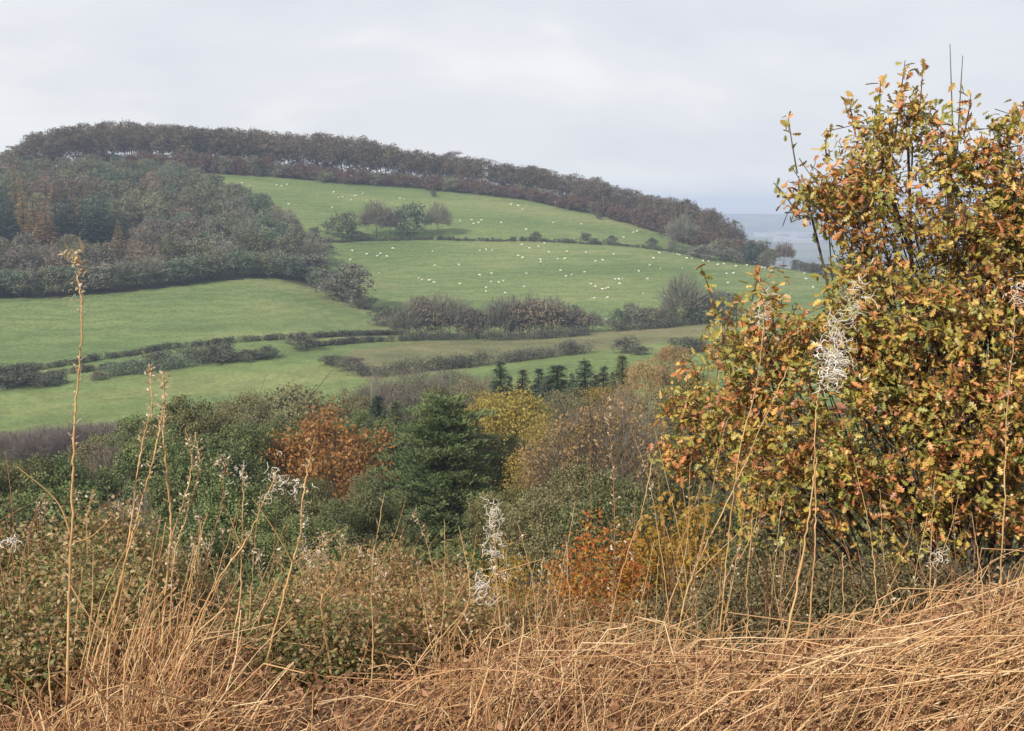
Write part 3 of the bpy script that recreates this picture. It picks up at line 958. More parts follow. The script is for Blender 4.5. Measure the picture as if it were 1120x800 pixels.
# ------------------------------------------------------------------ single trees and bushes on the sheep hill
for nm, u, v, h, w, kk, mm, lab in (
        ('round_tree', 374, 261, 12.5, 14.5, 'far_broad', 'wood_olive', 'round dark bush-like tree alone at the left of the hillside group'),
        ('bare_tree', 412, 261, 17, 16, 'far_bare', 'wood_purple', 'tall bare brownish tree at the left of the hillside clump'),
        ('bare_tree', 427, 260, 14, 10, 'far_bare', 'wood_grey', 'slim bare tree against the dark tree in the hillside clump'),
        ('dark_tree', 446, 260, 17, 17, 'far_broad', 'wood_green', 'dark ivy-clad tree, darkest in the hillside clump'),
        ('bare_tree', 479, 258, 15.5, 13, 'far_bare', 'wood_grey', 'bare grey see-through tree at the right of the hillside clump'),
        ('small_bush', 326, 263, 6, 7, 'bush', 'hedge', 'dark bush by the wood edge left of the round hillside tree'),
        ('small_bush', 344, 261, 5.5, 6, 'bush', 'hedge', 'small dark bush just left of the round hillside tree'),
        ('small_bush', 392, 262, 4, 8, 'bush', 'wood_grey', 'low grey bush in the gap left of the bare hillside tree'),
        ('small_bush', 474, 215, 3.4, 4, 'bush', 'hedge', 'tiny bush at the top edge of the upper sheep field'),
        ('small_bush', 586, 263, 4.4, 5.5, 'bush', 'hedge', 'lone dark bush on the hillside bank right of the tree clump'),
        ('small_bush', 640, 264, 4.4, 5.5, 'bush', 'hedge', 'dark round bush, left one of a pair on the hillside bank'),
        ('small_bush', 650, 267, 3, 5.5, 'bush', 'hedge', 'low dark bush close to the round pair bush on the bank'),
        ('small_bush', 669, 267, 4.4, 5.5, 'bush', 'hedge', 'dark round bush, right one of a pair on the hillside bank'),
        ('small_bush', 713, 270, 4.6, 6, 'bush', 'hedge', 'dark bush on the bank left of the bare dome tree'),
        ('small_bush', 735, 274, 5, 6, 'bush', 'wood_grey', 'grey bush at the left foot of the bare dome tree'),
        ('small_bush', 763, 279, 4, 5, 'bush', 'hedge', 'dark bush just right of the bare dome tree'),
        ('bare_tree', 746, 274, 17.5, 15, 'far_bare', 'wood_grey', 'bare dome-shaped grey tree in front of the low ridge wood'),
        ('small_bush', 655, 240, 3.4, 4, 'bush', 'hedge', 'tiny dark bush below the ridge wood on the right slope')):
    p = hit(u, v, 430, 720)
    tree(nm, kk, p[0], h, w, lab, 'tree' if 'tree' in nm else 'bush', None, mm, sink=0.1 if 'tree' in nm else 0)
strip_hedge('low dark bank line crossing the sheep hill', [(322, 263), (400, 263), (470, 262), (530, 264), (585, 264), (640, 267), (690, 270), (735, 276), (775, 283)], 2.6, mat='hedge', depth=1.2, rmin=430, seed=3, ragged=0.6, name='hedge_bank')

# ------------------------------------------------------------------ valley hedges
strip_hedge('long clipped hedge under the left pasture', [(-40, 414), (0, 411), (40, 405), (90, 397), (150, 388), (190, 381), (260, 375), (330, 371), (400, 367), (445, 366)], 5.5, seed=4, depth=1.4)
strip_hedge('second hedge along the near side of the lane', [(-40, 424), (10, 419), (60, 411), (110, 405), (150, 400)], 5.5, seed=5, depth=1.4)
strip_hedge('tall dark blue-green hedge block in the valley', [(118, 413), (150, 409), (180, 405), (202, 401)], 12, seed=6, depth=3.4, mat='wood_green', ragged=.2)
strip_hedge('brown bushy hedge right of the dark hedge block', [(198, 394), (225, 396), (255, 396)], 12, seed=7, depth=4, ragged=.4)
strip_hedge('low hedge on the near side of the lane below the pasture tip', [(330, 381), (370, 377), (410, 374), (455, 373)], 5.5, seed=8, depth=1.4)
strip_hedge('thick hedge between the olive field and the meadow, left length', [(388, 412), (420, 411), (455, 407), (490, 404), (532, 399)], 12, seed=9, depth=3.6, ragged=.3)
strip_hedge('thick hedge between the olive field and the meadow, right length', [(540, 398), (580, 393), (615, 389), (645, 386)], 10, seed=10, depth=3.2, ragged=.3)
strip_hedge('hedge at the foot of the valley tree belt', [(445, 372), (500, 372), (560, 372), (620, 369), (645, 366)], 8, seed=12, depth=3, ragged=.5)
strip_hedge('hedge at the foot of the right valley trees', [(668, 363), (700, 361), (740, 357), (790, 352)], 9, seed=13, depth=3, ragged=.5)
bush_list = ((8, 424, 6, 13), (30, 422, 6, 10), (50, 423, 3.6, 7), (66, 420, 2.6, 4), (108, 416, 2.4, 4), (172, 402, 4.5, 9), (238, 397, 5.4, 11), (272, 395, 3.4, 8), (292, 392, 3.4, 8), (333, 383, 4.6, 9),
             (366, 400, 2.8, 8), (384, 405, 3.4, 8), (750, 387, 4.5, 9), (765, 384, 3, 6), (620, 388, 4, 7), (683, 386, 4.5, 8), (700, 388, 2.5, 6))
where = ('at the left end of the valley hedges, the larger', 'at the left end of the valley hedges, the smaller', 'right of the two hedge-end bushes', 'alone in the grass near the left hedge end',
         'tiny, in the grass left of the dark hedge block', 'behind the dark hedge block', 'at the right tip of the brown bushy hedge', 'in the gap right of the brown bushy hedge', 'second one right of the brown bushy hedge',
         'by the lane where the low hedge begins', 'low in the meadow left of the thick hedge', 'against the left tip of the thick hedge', 'on the meadow left of the oak, larger one', 'on the meadow left of the oak, smaller one',
         'over the right length of the thick hedge', 'at the far edge of the meadow above the spruces', 'low in the meadow above the yellow larch')
for (u, v, h, w), lab in zip(bush_list, where):
    p = hit(u, v, 200, 500)
    tree('hedge_bush', 'bush', p[0], h, w, 'dull hawthorn bush ' + lab, 'bush', 'hawthorn bushes in the valley', 'hedge' if random.random() < .7 else 'wood_purple')
# the belt of trees along the valley bottom
belt = []
u = 436.0
while u < 650:
    v = float(np.interp(u, [430, 560, 650], [371, 371, 365]))
    top = float(np.interp(u, [430, 450, 480, 520, 545, 575, 610, 650], [335, 326, 319, 333, 326, 322, 325, 334])) + abs(g.normal()) * 5
    belt.append((u, v - 3 * g.random(), top))
    u += 8.5 + 5 * g.random()
for u, v, top in belt:
    p = hit(u, v, 330, 520)
    h = p[1] * ray(u, top)[1] - p[0][2]
    q = g.random()
    kk, mm, de = (('far_bare', 'wood_grey', 'bare grey tree') if q < 0.5 else ('far_broad', 'wood_grey', 'grey-green tree') if q < 0.72 else ('far_broad', 'wood_brown', 'brownish tree') if q < .86 else ('far_bare', 'wood_purple', 'bare purplish tree'))
    tree('valley_tree', kk, p[0], h, h * (0.75 + 0.35 * g.random()), de + ' in the valley belt below the lower sheep field', 'tree', de + 's in the valley belt', mm, sink=0.16)
for u, v, top, w, kk, mm, lab in ((676, 361, 336, 22, 'far_broad', 'wood_green', 'dark tree right of the gap in the valley belt'), (694, 360, 330, 26, 'far_broad', 'wood_grey', 'grey tree second right of the valley gap'),
                                  (712, 359, 334, 26, 'far_broad', 'wood_brown', 'brownish tree third right of the valley gap'), (730, 357, 330, 24, 'far_bare', 'wood_grey', 'bare tree fourth right of the valley gap'),
                                  (747, 356, 300, 46, 'far_bare', 'wood_grey', 'tallest bare tree of the valley, left of the oak'), (760, 355, 328, 26, 'far_broad', 'wood_green', 'dark tree at the foot of the tall bare valley tree'),
                                  (776, 353, 315, 34, 'far_bare', 'wood_grey', 'bare tree half hidden behind the left oak shoots'), (795, 352, 318, 34, 'far_broad', 'wood_grey', 'grey tree behind the left flank of the oak')):
    p = hit(u, v, 330, 520)
    h = p[1] * ray(u, top)[1] - p[0][2]
    tree('valley_tree', kk, p[0], h, w * p[1] / FPX, lab, 'tree', None, mm, sink=0.14)
# pale heap and water trough in the gap of the belt
p = hit(652, 353, 330, 520)
b = Bag()
gg = G(77)
for k in range(26):
    c = p[0] + np.array((gg.normal() * 2.6, gg.normal() * 0.8, 0.2 + 0.5 * gg.random()))
    s = 0.35 + 0.4 * gg.random()
    q = rand_dirs(3, gg)
    Vb = np.array([(x, y, z) for x in (-1, 1) for y in (-.7, .7) for z in (-.5, .5)]) @ np.linalg.qr(q)[0] * s + c
    b.add(Vb, [(0, 1, 3, 2), (4, 6, 7, 5), (0, 4, 5, 1), (2, 3, 7, 6), (0, 2, 6, 4), (1, 5, 7, 3)], None, gg.random())
M['stone'] = leaf_mat('pale_rubble', [(0.22, 0.20, 0.17), (0.42, 0.38, 0.33)], 0, 0.9)
tag(obj('rubble_heap', b.mesh('rubble_heap', [M['stone']], offset=p[0]), None, p[0]), 'pale stone heap in the gap of the valley tree belt', 'heap')

# ------------------------------------------------------------------ sheep
def sheep_mesh(seed, graze):
    g = G(seed)
    b = Bag()
    nu, nv = 12, 8
    V, Q = [], []
    for i in range(nu + 1):
        t = i / nu
        r = math.sin(math.pi * min(max(t, 0.02), 0.98)) ** 0.45
        for j in range(nv):
            a = 2 * math.pi * j / nv
            k = 1 + 0.06 * math.sin(i * 2.3 + j * 1.7 + seed)
            V.append(((t - 0.5) * 1.05, math.cos(a) * 0.27 * r * k, 0.62 + math.sin(a) * 0.28 * r * k))
    for i in range(nu):
        for j in range(nv):
            Q.append((i * nv + j, i * nv + (j + 1) % nv, (i + 1) * nv + (j + 1) % nv, (i + 1) * nv + j))
    b.add(V, Q, None, 0.7, 0)
    hz = 0.22 if graze else 0.98
    tube1(b, [(0.42, 0, 0.68), (0.60, 0, (0.68 + hz) / 2 + 0.06), (0.68, 0, hz)], 0.15, 0.09, 6, 0.6, 0)
    tube1(b, [(0.64, 0, hz + 0.05), (0.74, 0, hz), (0.84, 0, hz - 0.07)], 0.10, 0.05, 6, 0.3, 1)
    for s in (-1, 1):
        tube1(b, [(0.66, 0.05 * s, hz + 0.06), (0.63, 0.17 * s, hz + 0.08)], 0.04, 0.015, 4, 0.3, 1)
    for x in (-0.34, 0.32):
        for s in (-1, 1):
            tube1(b, [(x, 0.14 * s, 0.5), (x + 0.02, 0.14 * s, 0.25), (x, 0.14 * s, -0.03)], 0.06, 0.035, 5, 0.3, 1)
    tube1(b, [(-0.5, 0, 0.7), (-0.58, 0, 0.5)], 0.05, 0.03, 5, 0.6, 0)
    return b.mesh('sheep', [M['wool'], M['sheep_face']], True)


M['wool'] = noise_mat('cream_wool', (0.62, 0.59, 0.50), (0.80, 0.78, 0.70), 5)
M['sheep_face'] = noise_mat('pale_sheep_face', (0.45, 0.42, 0.36), (0.60, 0.57, 0.50), 5)
Z2 = [(10, 275), (27, 278), (47, 272), (53, 344), (217, 300), (235, 320), (250, 318), (280, 328), (293, 314), (301, 312), (322, 305), (210, 356), (458, 322), (475, 325), (640, 388), (678, 405), (720, 402), (728, 415), (745, 412),
      (755, 402), (828, 412), (862, 345), (890, 350), (905, 362), (918, 437), (432, 506), (285, 515), (277, 547), (337, 527), (375, 533), (388, 525), (410, 535), (383, 597), (578, 517), (585, 568), (673, 565),
      (527, 615), (538, 620), (565, 623), (582, 630), (677, 635), (748, 603), (750, 512), (773, 510), (795, 512), (793, 598), (790, 627), (818, 630), (835, 625), (772, 648), (772, 662), (842, 668), (910, 645), (920, 597),
      (903, 492), (930, 505), (890, 533), (905, 540)]
Z3 = [(83, 245), (187, 250), (375, 280), (390, 276), (340, 298), (30, 332), (52, 320), (68, 352), (38, 380), (38, 388), (100, 377), (125, 377), (133, 350), (203, 353), (237, 385), (265, 382), (303, 360), (110, 420),
      (130, 440), (150, 435), (198, 425), (222, 468), (237, 478), (262, 488), (275, 485), (285, 482), (310, 452), (323, 452), (337, 450), (325, 468), (233, 521), (282, 519), (395, 422), (428, 450), (412, 505), (450, 375),
      (435, 400), (470, 355), (475, 412), (490, 515), (535, 360), (545, 362), (555, 412), (570, 375), (590, 375), (630, 385), (650, 385), (685, 398), (705, 395), (750, 403), (790, 400), (845, 408), (855, 410), (720, 465),
      (715, 430), (740, 430), (825, 433), (880, 420), (1005, 450), (1030, 480), (1000, 430)]
flock = [(265, 200), (274, 203)] + [(300 + x * .3, 120 + y * .3) for x, y in Z2] + [(580 + x * .3, 170 + y * .3) for x, y in Z3]
SM = [sheep_mesh(s, s % 3 != 0) for s in range(4)]
for u, v in flock:
    p = hit(u, v + 1.2, 430, 720)
    if p is None:
        continue
    bank = float(np.interp(u, [300, 470, 580, 700, 780, 840], [264, 264, 264, 270, 282, 292]))
    if v < bank:
        lab, gr = ('white sheep in the upper field above the bank, left of the tree clump', 'sheep in the upper field, left') if u < 445 else ('white sheep in the upper field above the bank, right of the tree clump', 'sheep in the upper field, right')
    elif u < 520:
        lab, gr = 'white sheep in the lower field, beneath the hillside tree clump', 'sheep in the lower field, left'
    elif u < 690:
        lab, gr = 'white sheep in the middle of the lower field above the valley belt', 'sheep in the lower field, middle'
    else:
        lab, gr = 'white sheep in the lower field towards the hill brow and oak', 'sheep in the lower field, right'
    o = obj('sheep', SM[random.randrange(4)], None, p[0])
    o.rotation_euler = (0, 0, random.choice((0, math.pi)) + random.gauss(0, 0.6))
    k = 0.76 + 0.26 * random.random()
    o.scale = (k, k, k)
    tag(o, lab, 'sheep', gr)

# ------------------------------------------------------------------ long sheds on the far plain
M['shed'] = noise_mat('pale_cladding', (0.26, 0.26, 0.26), (0.34, 0.34, 0.34), 0.05)
M['shed_roof'] = noise_mat('pale_roof_sheet', (0.24, 0.25, 0.26), (0.30, 0.31, 0.33), 0.05)
for u, v, L, W, lab in ((843, 259, 150, 40, 'pale long shed on the plain, nearest the ridge end'), (858, 264, 90, 40, 'small pale shed on the plain above the lone tree'), (874, 258.5, 120, 50, 'pale long shed on the plain by the oak edge'),
                        (880, 266, 170, 45, 'largest pale shed on the plain, lowest beside the oak')):
    p = hit(u, v, 2200, 8000)
    if p is None:
        continue
    c = p[0]
    e = thing('farm_shed', lab, 'shed', c)
    h = 12.0
    b = Bag()
    x, y = L / 2, W / 2
    b.add([(-x, -y, -1), (x, -y, -1), (x, y, -1), (-x, y, -1), (-x, -y, h), (x, -y, h), (x, y, h), (-x, y, h), (-x, 0, h * 1.5), (x, 0, h * 1.5)],
          [(0, 1, 5, 4), (1, 2, 6, 5), (2, 3, 7, 6), (3, 0, 4, 7)], [(4, 8, 7), (5, 6, 9)])
    obj('wall', b.mesh('shed_wall', [M['shed']]), e)
    b = Bag()
    b.add([(-x - 1, -y - 1, h - .3), (x + 1, -y - 1, h - .3), (x + 1, 0, h * 1.5 + .5), (-x - 1, 0, h * 1.5 + .5), (x + 1, y + 1, h - .3), (-x - 1, y + 1, h - .3)], [(0, 1, 2, 3), (3, 2, 4, 5)])
    obj('roof', b.mesh('shed_roof', [M['shed_roof']]), e)

# ------------------------------------------------------------------ the wood below the viewpoint
T = tree_px
# purple-brown birches along the foot of the meadow
for i, (u, vt, w) in enumerate(((-12, 474, 34), (8, 471, 36), (28, 472, 34), (45, 466, 40), (62, 468, 34), (80, 462, 40), (98, 464, 38), (116, 461, 36), (132, 464, 34), (146, 462, 30))):
    T('birch_tree', 'mid_bare', u, vt, 232 - 6 * (i % 3), w + 12, 'bare purple-brown birch in the thicket at the left foot of the meadow', 'tree', 'purple-brown birches below the meadow', 'red_twig')
for i, (u, vt, w, kk, mm) in enumerate(((392, 420, 44, 'mid_sparse', 'wood_purple'), (414, 411, 48, 'mid_bare', 'red_twig'), (434, 414, 46, 'mid_sparse', 'hawthorn'), (452, 402, 54, 'mid_sparse', 'wood_purple'),
                                       (474, 410, 46, 'mid_bare', 'red_twig'), (492, 401, 52, 'mid_sparse', 'wood_grey'), (512, 408, 44, 'mid_sparse', 'hawthorn'), (530, 412, 40, 'mid_bare', 'twig'))):
    T('birch_tree', kk, u, vt, 200 + 6 * (i % 3), w, 'pale half-bare birch in the row behind the dark pine', 'tree', 'half-bare birches behind the pine', mm)
T('spruce_tree', 'spruce', 547, 392, 182, 91, 'dark spruce, leftmost and apart in the spruce row', 'tree', None, 'spruce')
T('spruce_tree', 'spruce', 572, 401, 186, 77, 'small pale-tinged spruce second in the spruce row', 'tree', None, 'sage')
T('spruce_tree', 'spruce', 590, 400, 186, 79, 'slim dark spruce left of the broad one in the spruce row', 'tree', None, 'spruce')
T('spruce_tree', 'spruce', 610, 396, 172, 140, 'broad dark spruce in the middle of the spruce row', 'tree', None, 'spruce')
T('spruce_tree', 'spruce', 640, 391, 178, 105, 'tall pointed dark spruce right of the broad one', 'tree', None, 'spruce')
T('spruce_tree', 'spruce', 661, 398, 182, 79, 'dark spruce between the tall pointed one and the yellowing one', 'tree', None, 'spruce')
T('spruce_tree', 'spruce', 681, 385, 176, 93, 'tall spruce with yellowing lower branches by the golden larch', 'tree', None, 'ivy_olive')
for u, vt, w, lab in ((558, 409, 44, 'low dark spruce in the back row, between the two leftmost'), (599, 408, 48, 'low dark spruce in the back row, left of the broad one'), (626, 406, 50, 'low dark spruce in the back row, right of the broad one'),
                      (652, 407, 50, 'low dark spruce in the back row, near the tall pointed one'), (671, 404, 46, 'low dark spruce in the back row, near the yellowing one')):
    T('spruce_tree', 'spruce', u, vt, 191, w, lab, 'tree', None, 'spruce')
T('larch_tree', 'mid_airy', 735, 376, 160, 46, 'golden larch, taller of the pair left of the oak', 'tree', None, 'larch')
T('larch_tree', 'mid_airy', 708, 392, 156, 48, 'golden larch, shorter of the pair left of the oak', 'tree', None, 'larch')
T('dark_broadleaf', 'mid_broad', 755, 400, 150, 40, 'dark bushy tree behind the oak next to the golden larch', 'tree', None, 'yew')
# middle rank
T('olive_tree', 'mid_broad', 202, 430, 112, 84, 'dark olive round-topped tree standing over the left meadow', 'tree', None, 'ivy_olive', 0)
T('hawthorn_tree', 'mid_airy', 318, 417, 150, 150, 'wide fading olive tree behind the orange beech', 'tree', None, 'hawthorn', 0)
T('hawthorn_tree', 'mid_airy', 268, 428, 140, 70, 'fading olive tree between the round dark one and the wide one', 'tree', None, 'hawthorn', 1)
T('orange_beech', 'mid_airy', 358, 445, 100, 160, 'orange-leaved beech left of the dark pine', 'tree', None, 'orange', 1)
T('green_tree', 'mid_broad', 300, 452, 118, 76, 'dull green tree just left of the orange beech', 'tree', None, 'yew', 1)
T('green_tree', 'mid_broad', 254, 462, 100, 90, 'dark green tree below the round olive tree', 'tree', None, 'yew', 2)
T('spruce_tree', 'spruce', 412, 429, 140, 107, 'dark conifer between the orange beech and the pine', 'tree', None, 'spruce')
T('spruce_tree', 'spruce', 432, 435, 138, 98, 'dark conifer touching the left side of the pine', 'tree', None, 'pine')
T('green_tree', 'mid_broad', 392, 446, 128, 52, 'dark tree right behind the orange beech', 'tree', None, 'yew', 0)
T('yellow_tree', 'mid_airy', 562, 421, 112, 112, 'yellow-olive tree right of the dark pine', 'tree', None, 'yellow', 0)
T('yellow_tree', 'mid_airy', 606, 452, 98, 92, 'lower yellow-olive tree in front of the spruce row', 'tree', None, 'yellow', 1)
T('russet_tree', 'mid_sparse', 655, 430, 60, 135, 'sparse russet birch with twigs showing, left of the oak', 'tree', None, 'russet', 0)
T('russet_tree', 'mid_sparse', 612, 470, 62, 90, 'sparse russet birch, shorter, right of the yellow tree', 'tree', None, 'russet', 1)
T('bare_birch', 'mid_bare', 690, 440, 72, 96, 'bare grey birch between the russet birch and the oak', 'tree', None, 'twig', 0)
T('bare_birch', 'mid_bare', 640, 452, 80, 100, 'bare grey birch behind the russet birch', 'tree', None, 'twig', 1)
for u, vt, d, w, mm, lab in ((232, 446, 122, 74, 'hawthorn', 'pale olive tree filling the gap right of the round dark tree'), (140, 452, 118, 70, 'yew', 'dark green tree left of the round olive tree'),
                            (100, 478, 108, 70, 'hawthorn', 'fading olive tree before the purple birches'), (404, 512, 88, 54, 'hawthorn', 'fading olive tree at the right foot of the orange beech'),
                            (540, 470, 92, 80, 'ivy_olive', 'olive tree between the pine and the low yellow tree'), (588, 488, 84, 80, 'yellow', 'yellow-green tree under the two yellow trees'),
                            (720, 424, 130, 66, 'hawthorn', 'fading olive tree below the golden larches'), (700, 470, 76, 84, 'hawthorn', 'fading olive tree beside the bare birches left of the oak'),
                            (322, 522, 80, 76, 'ivy_olive', 'olive-green tree below the orange beech, left side'), (640, 500, 58, 84, 'hawthorn', 'thin olive tree between the russet birches')):
    T('woodland_tree', 'mid_airy' if mm in ('hawthorn', 'yellow') else 'mid_broad', u, vt, d, w, lab, 'tree', None, mm)
for u, vt, d, w, kk, mm, lab in ((386, 428, 148, 60, 'mid_airy', 'hawthorn', 'pale olive tree peeping out behind the orange beech, right'), (448, 424, 150, 60, 'mid_sparse', 'wood_purple', 'purple-brown tree behind the top of the pine, left'),
                                (478, 420, 156, 60, 'mid_airy', 'ivy_olive', 'olive tree right behind the top of the pine'), (516, 416, 150, 56, 'mid_sparse', 'hawthorn', 'thin olive tree between the pine and the yellow tree'),
                                (536, 426, 140, 50, 'mid_airy', 'yellow', 'small yellow tree at the left shoulder of the yellow-olive tree'), (622, 424, 150, 64, 'mid_airy', 'hawthorn', 'olive tree at the foot of the broad spruce'),
                                (656, 420, 152, 60, 'mid_airy', 'yellow', 'yellowish tree at the foot of the tall pointed spruce'), (684, 426, 146, 56, 'mid_sparse', 'russet', 'thin russet tree at the foot of the yellowing spruce'),
                                (760, 416, 140, 60, 'mid_airy', 'yellow', 'yellow tree between the golden larches and the oak')):
    T('canopy_tree', kk, u, vt, d, w, lab, 'tree', None, mm)
# near rank
T('willow_bush', 'mid_broad', 398, 530, 56, 90, 'soft grey-green willow at the lower left of the pine', 'tree', None, 'sage', 1)
T('willow_bush', 'mid_broad', 352, 556, 52, 90, 'grey-green willow below the orange beech', 'tree', None, 'sage', 2)
T('evergreen_tree', 'mid_broad', 214, 476, 80, 110, 'dark evergreen tree in the middle of the near left wood', 'tree', None, 'yew', 1)
T('evergreen_tree', 'mid_broad', 172, 470, 88, 80, 'dark evergreen tree under the left edge of the olive tree', 'tree', None, 'yew', 2)
T('evergreen_tree', 'mid_broad', 288, 526, 68, 90, 'green tree below the dull green one left of the beech', 'tree', None, 'ivy_olive', 0)
T('evergreen_tree', 'mid_broad', 250, 520, 60, 110, 'dark green tree in front of the evergreen group', 'tree', None, 'yew', 0)
T('evergreen_tree', 'mid_broad', 60, 494, 95, 92, 'dark green tree in front of the purple birches, left', 'tree', None, 'yew', 1)
T('evergreen_tree', 'mid_broad', 4, 500, 95, 90, 'dull green tree at the left edge in front of the birches', 'tree', None, 'ivy_olive', 2)
T('bare_thicket', 'mid_bare', 112, 486, 100, 70, 'bare brown twiggy tree among the evergreens on the left', 'tree', None, 'red_twig', 0)
T('bare_thicket', 'mid_bare', 128, 548, 45, 90, 'bare purple-brown thicket behind the left brambles', 'tree', None, 'red_twig', 1)
T('evergreen_tree', 'mid_broad', 30, 530, 60, 130, 'dark green tree low behind the left brambles', 'tree', None, 'yew', 2)
T('evergreen_tree', 'mid_broad', 318, 560, 44, 90, 'dark green holly behind the tangled seedhead stems', 'tree', None, 'yew', 0)
T('evergreen_tree', 'mid_broad', 200, 566, 42, 120, 'dark green bush behind the twin tall stems', 'tree', None, 'yew', 1)
T('evergreen_tree', 'mid_broad', 425, 592, 46, 110, 'dark grey-green bush under the left skirt of the pine', 'tree', None, 'sage', 0)
T('evergreen_tree', 'mid_broad', 540, 535, 60, 80, 'olive bush under the right skirt of the pine', 'tree', None, 'ivy_olive', 2)
T('evergreen_tree', 'mid_broad', 490, 596, 40, 90, 'dark green bush right below the pine', 'tree', None, 'yew', 2)
T('evergreen_tree', 'mid_broad', 590, 532, 46, 90, 'olive-brown bush behind the red sapling', 'tree', None, 'hawthorn', 0)
T('evergreen_tree', 'mid_broad', 690, 520, 36, 120, 'dull green bush between the sapling and the oak', 'tree', None, 'sage', 1)
T('evergreen_tree', 'mid_broad', 770, 480, 70, 120, 'dark tree behind the lower left of the oak', 'tree', None, 'ivy_olive', 1)
T('evergreen_tree', 'mid_broad', 860, 500, 60, 150, 'dark tree hidden deep behind the oak', 'tree', None, 'ivy_olive', 0)
T('evergreen_tree', 'mid_broad', 1000, 520, 50, 200, 'dark tree behind the right half of the oak', 'tree', None, 'ivy_olive', 2)

for u, vt, d, w, mm in ((880, 470, 110, 130, 'hawthorn'), (960, 450, 140, 140, 'yew'), (1060, 470, 110, 150, 'yellow'), (1150, 450, 130, 150, 'ivy_olive'), (1120, 520, 60, 200, 'sage'), (1230, 480, 90, 170, 'hawthorn'), (-70, 500, 90, 110, 'ivy_olive'), (-60, 540, 55, 150, 'sage')):
    T('woodland_tree', 'mid_broad', u, vt, d, w, 'tree of the lower wood ' + ('behind the oak' if u > 0 else 'by the left edge of the photo'), 'tree', 'trees behind the oak' if u > 0 else 'trees at the left edge', mm)

# the big pine: layered boughs with tufted needle plumes
base = spot(484, 86)
top = 86 * ray(484, 437)[1]
Hh = top - base[2]
Wd = 165 * 86 / FPX
g = G(300)
bag, tb = Bag(), Bag()
tube1(tb, curve_pts([(0, 0, -0.3), (0.1, 0, Hh * .5), (0, 0.05, Hh * .95)], 9), 0.34, 0.05, 8, .4)
C, D, N, S, A = [], [], [], [], []
for i in range(24):
    t = 0.22 + 0.76 * i / 23
    z = Hh * t
    rad = Wd / 2 * (math.sin(math.pi * min(1.0, (1.04 - t) * 0.72)) ** 0.6) * (0.92 + 0.2 * g.random())
    nb = int(6 + 7 * (1 - t)) + 2
    for k in range(nb):
        a = 2 * math.pi * (k + .6 * g.random()) / nb + i * 0.9
        L = rad * (0.62 + 0.5 * g.random()) * (1 + .16 * math.sin(a * 3 + i * .35) + .1 * math.sin(a * 5 - i * .6))
        dr = np.array((math.cos(a), math.sin(a), 0))
        side = np.array((-math.sin(a), math.cos(a), 0))
        p0 = np.array((0, 0, z))
        p1 = p0 + dr * L + np.array((0, 0, L * (0.22 - 0.36 * (1 - t) + .12 * g.normal())))
        tube1(tb, curve_pts([p0, (p0 + p1) / 2 + np.array((0, 0, -0.1)), p1], 5), 0.07, 0.015, 4, g.random())
        ns = int(5 + L * 3.6)
        shade = g.random()
        for q in range(ns):
            f = 0.25 + 0.75 * (q + g.random()) / ns
            c = p0 * (1 - f) + p1 * f + side * g.normal() * 0.26 * L * (0.4 + 0.6 * (1 - f)) + np.array((0, 0, g.normal() * 0.10))
            m = 18
            C.append(c + g.normal(size=(m, 3)) * np.array((0.17, 0.17, 0.07)))
            D.append(dr * 0.6 + side * g.normal(size=(m, 1)) * 0.6 + np.array((0, 0, 0.55)) + g.normal(size=(m, 3)) * 0.25)
            N.append(g.normal(size=(m, 3)) + np.array((0, 0, 0.6)))
            S.append(0.20 + 0.14 * g.random(m))
            A.append(np.clip(0.45 * shade + 0.25 * g.random() + 0.3 * g.random(m), 0, 1))
C, D, N, S, A = (np.concatenate(x) for x in (C, D, N, S, A))
leaves(bag, C, D, N, S, FAN * np.array((1.5, 1, 1)), A)
e = thing('pine_tree', 'big dark green pine with layered boughs in the middle of the near wood', 'tree', base)
obj('trunk', tb.mesh('pine_trunk', [M['dark_bark']], True), e)
obj('crown', bag.mesh('pine_crown', [M['pine']]), e)

# a pale dead pole above the birches
p = spot(405, 190)
b = Bag()
tube1(b, [(0, 0, -0.3), (0.05, 0, 4), (0, 0.03, 190 * ray(405, 418)[1] - p[2])], 0.13, 0.09, 6, .9)
tag(obj('dead_pole', b.mesh('dead_pole', [M['pale_bark']], True), None, p), 'thin pale dead pole standing among the purple-grey birches', 'pole')
# ------------------------------------------------------------------ oak on the right
def lobed_leaf():
    st = [(0, .02), (.16, .05), (.26, .20), (.34, .07), (.50, .31), (.60, .10), (.76, .32), (.85, .13), (.92, .17), (1.0, .03)]
    L = []
    for t, w in st:
        L += [(-w, t + (0.05 if w > .15 else 0), 0.10 * w - .12 * t * t), (0, t, -0.06 - .12 * t * t), (w, t + (0.05 if w > .15 else 0), 0.10 * w - .12 * t * t)]
    q = []
    for i in range(len(st) - 1):
        a = i * 3
        q += [(a, a + 1, a + 4, a + 3), (a + 1, a + 2, a + 5, a + 4)]
    return np.array(L), np.array(q)


def big_leaves(bag, C, D, Nn, S, A, shape):
    L, q = shape
    D = unit(D)
    X = unit(np.cross(D, Nn))
    Nn = np.cross(X, D)
    V = C[:, None, :] + S[:, None, None] * (L[None, :, 0:1] * X[:, None] + L[None, :, 1:2] * D[:, None] + L[None, :, 2:3] * Nn[:, None])
    k = len(L)
    Q = (np.arange(len(C)) * k)[:, None, None] + q[None]
    bag.add(V.reshape(-1, 3), Q.reshape(-1, 4), None, np.repeat(A, k))


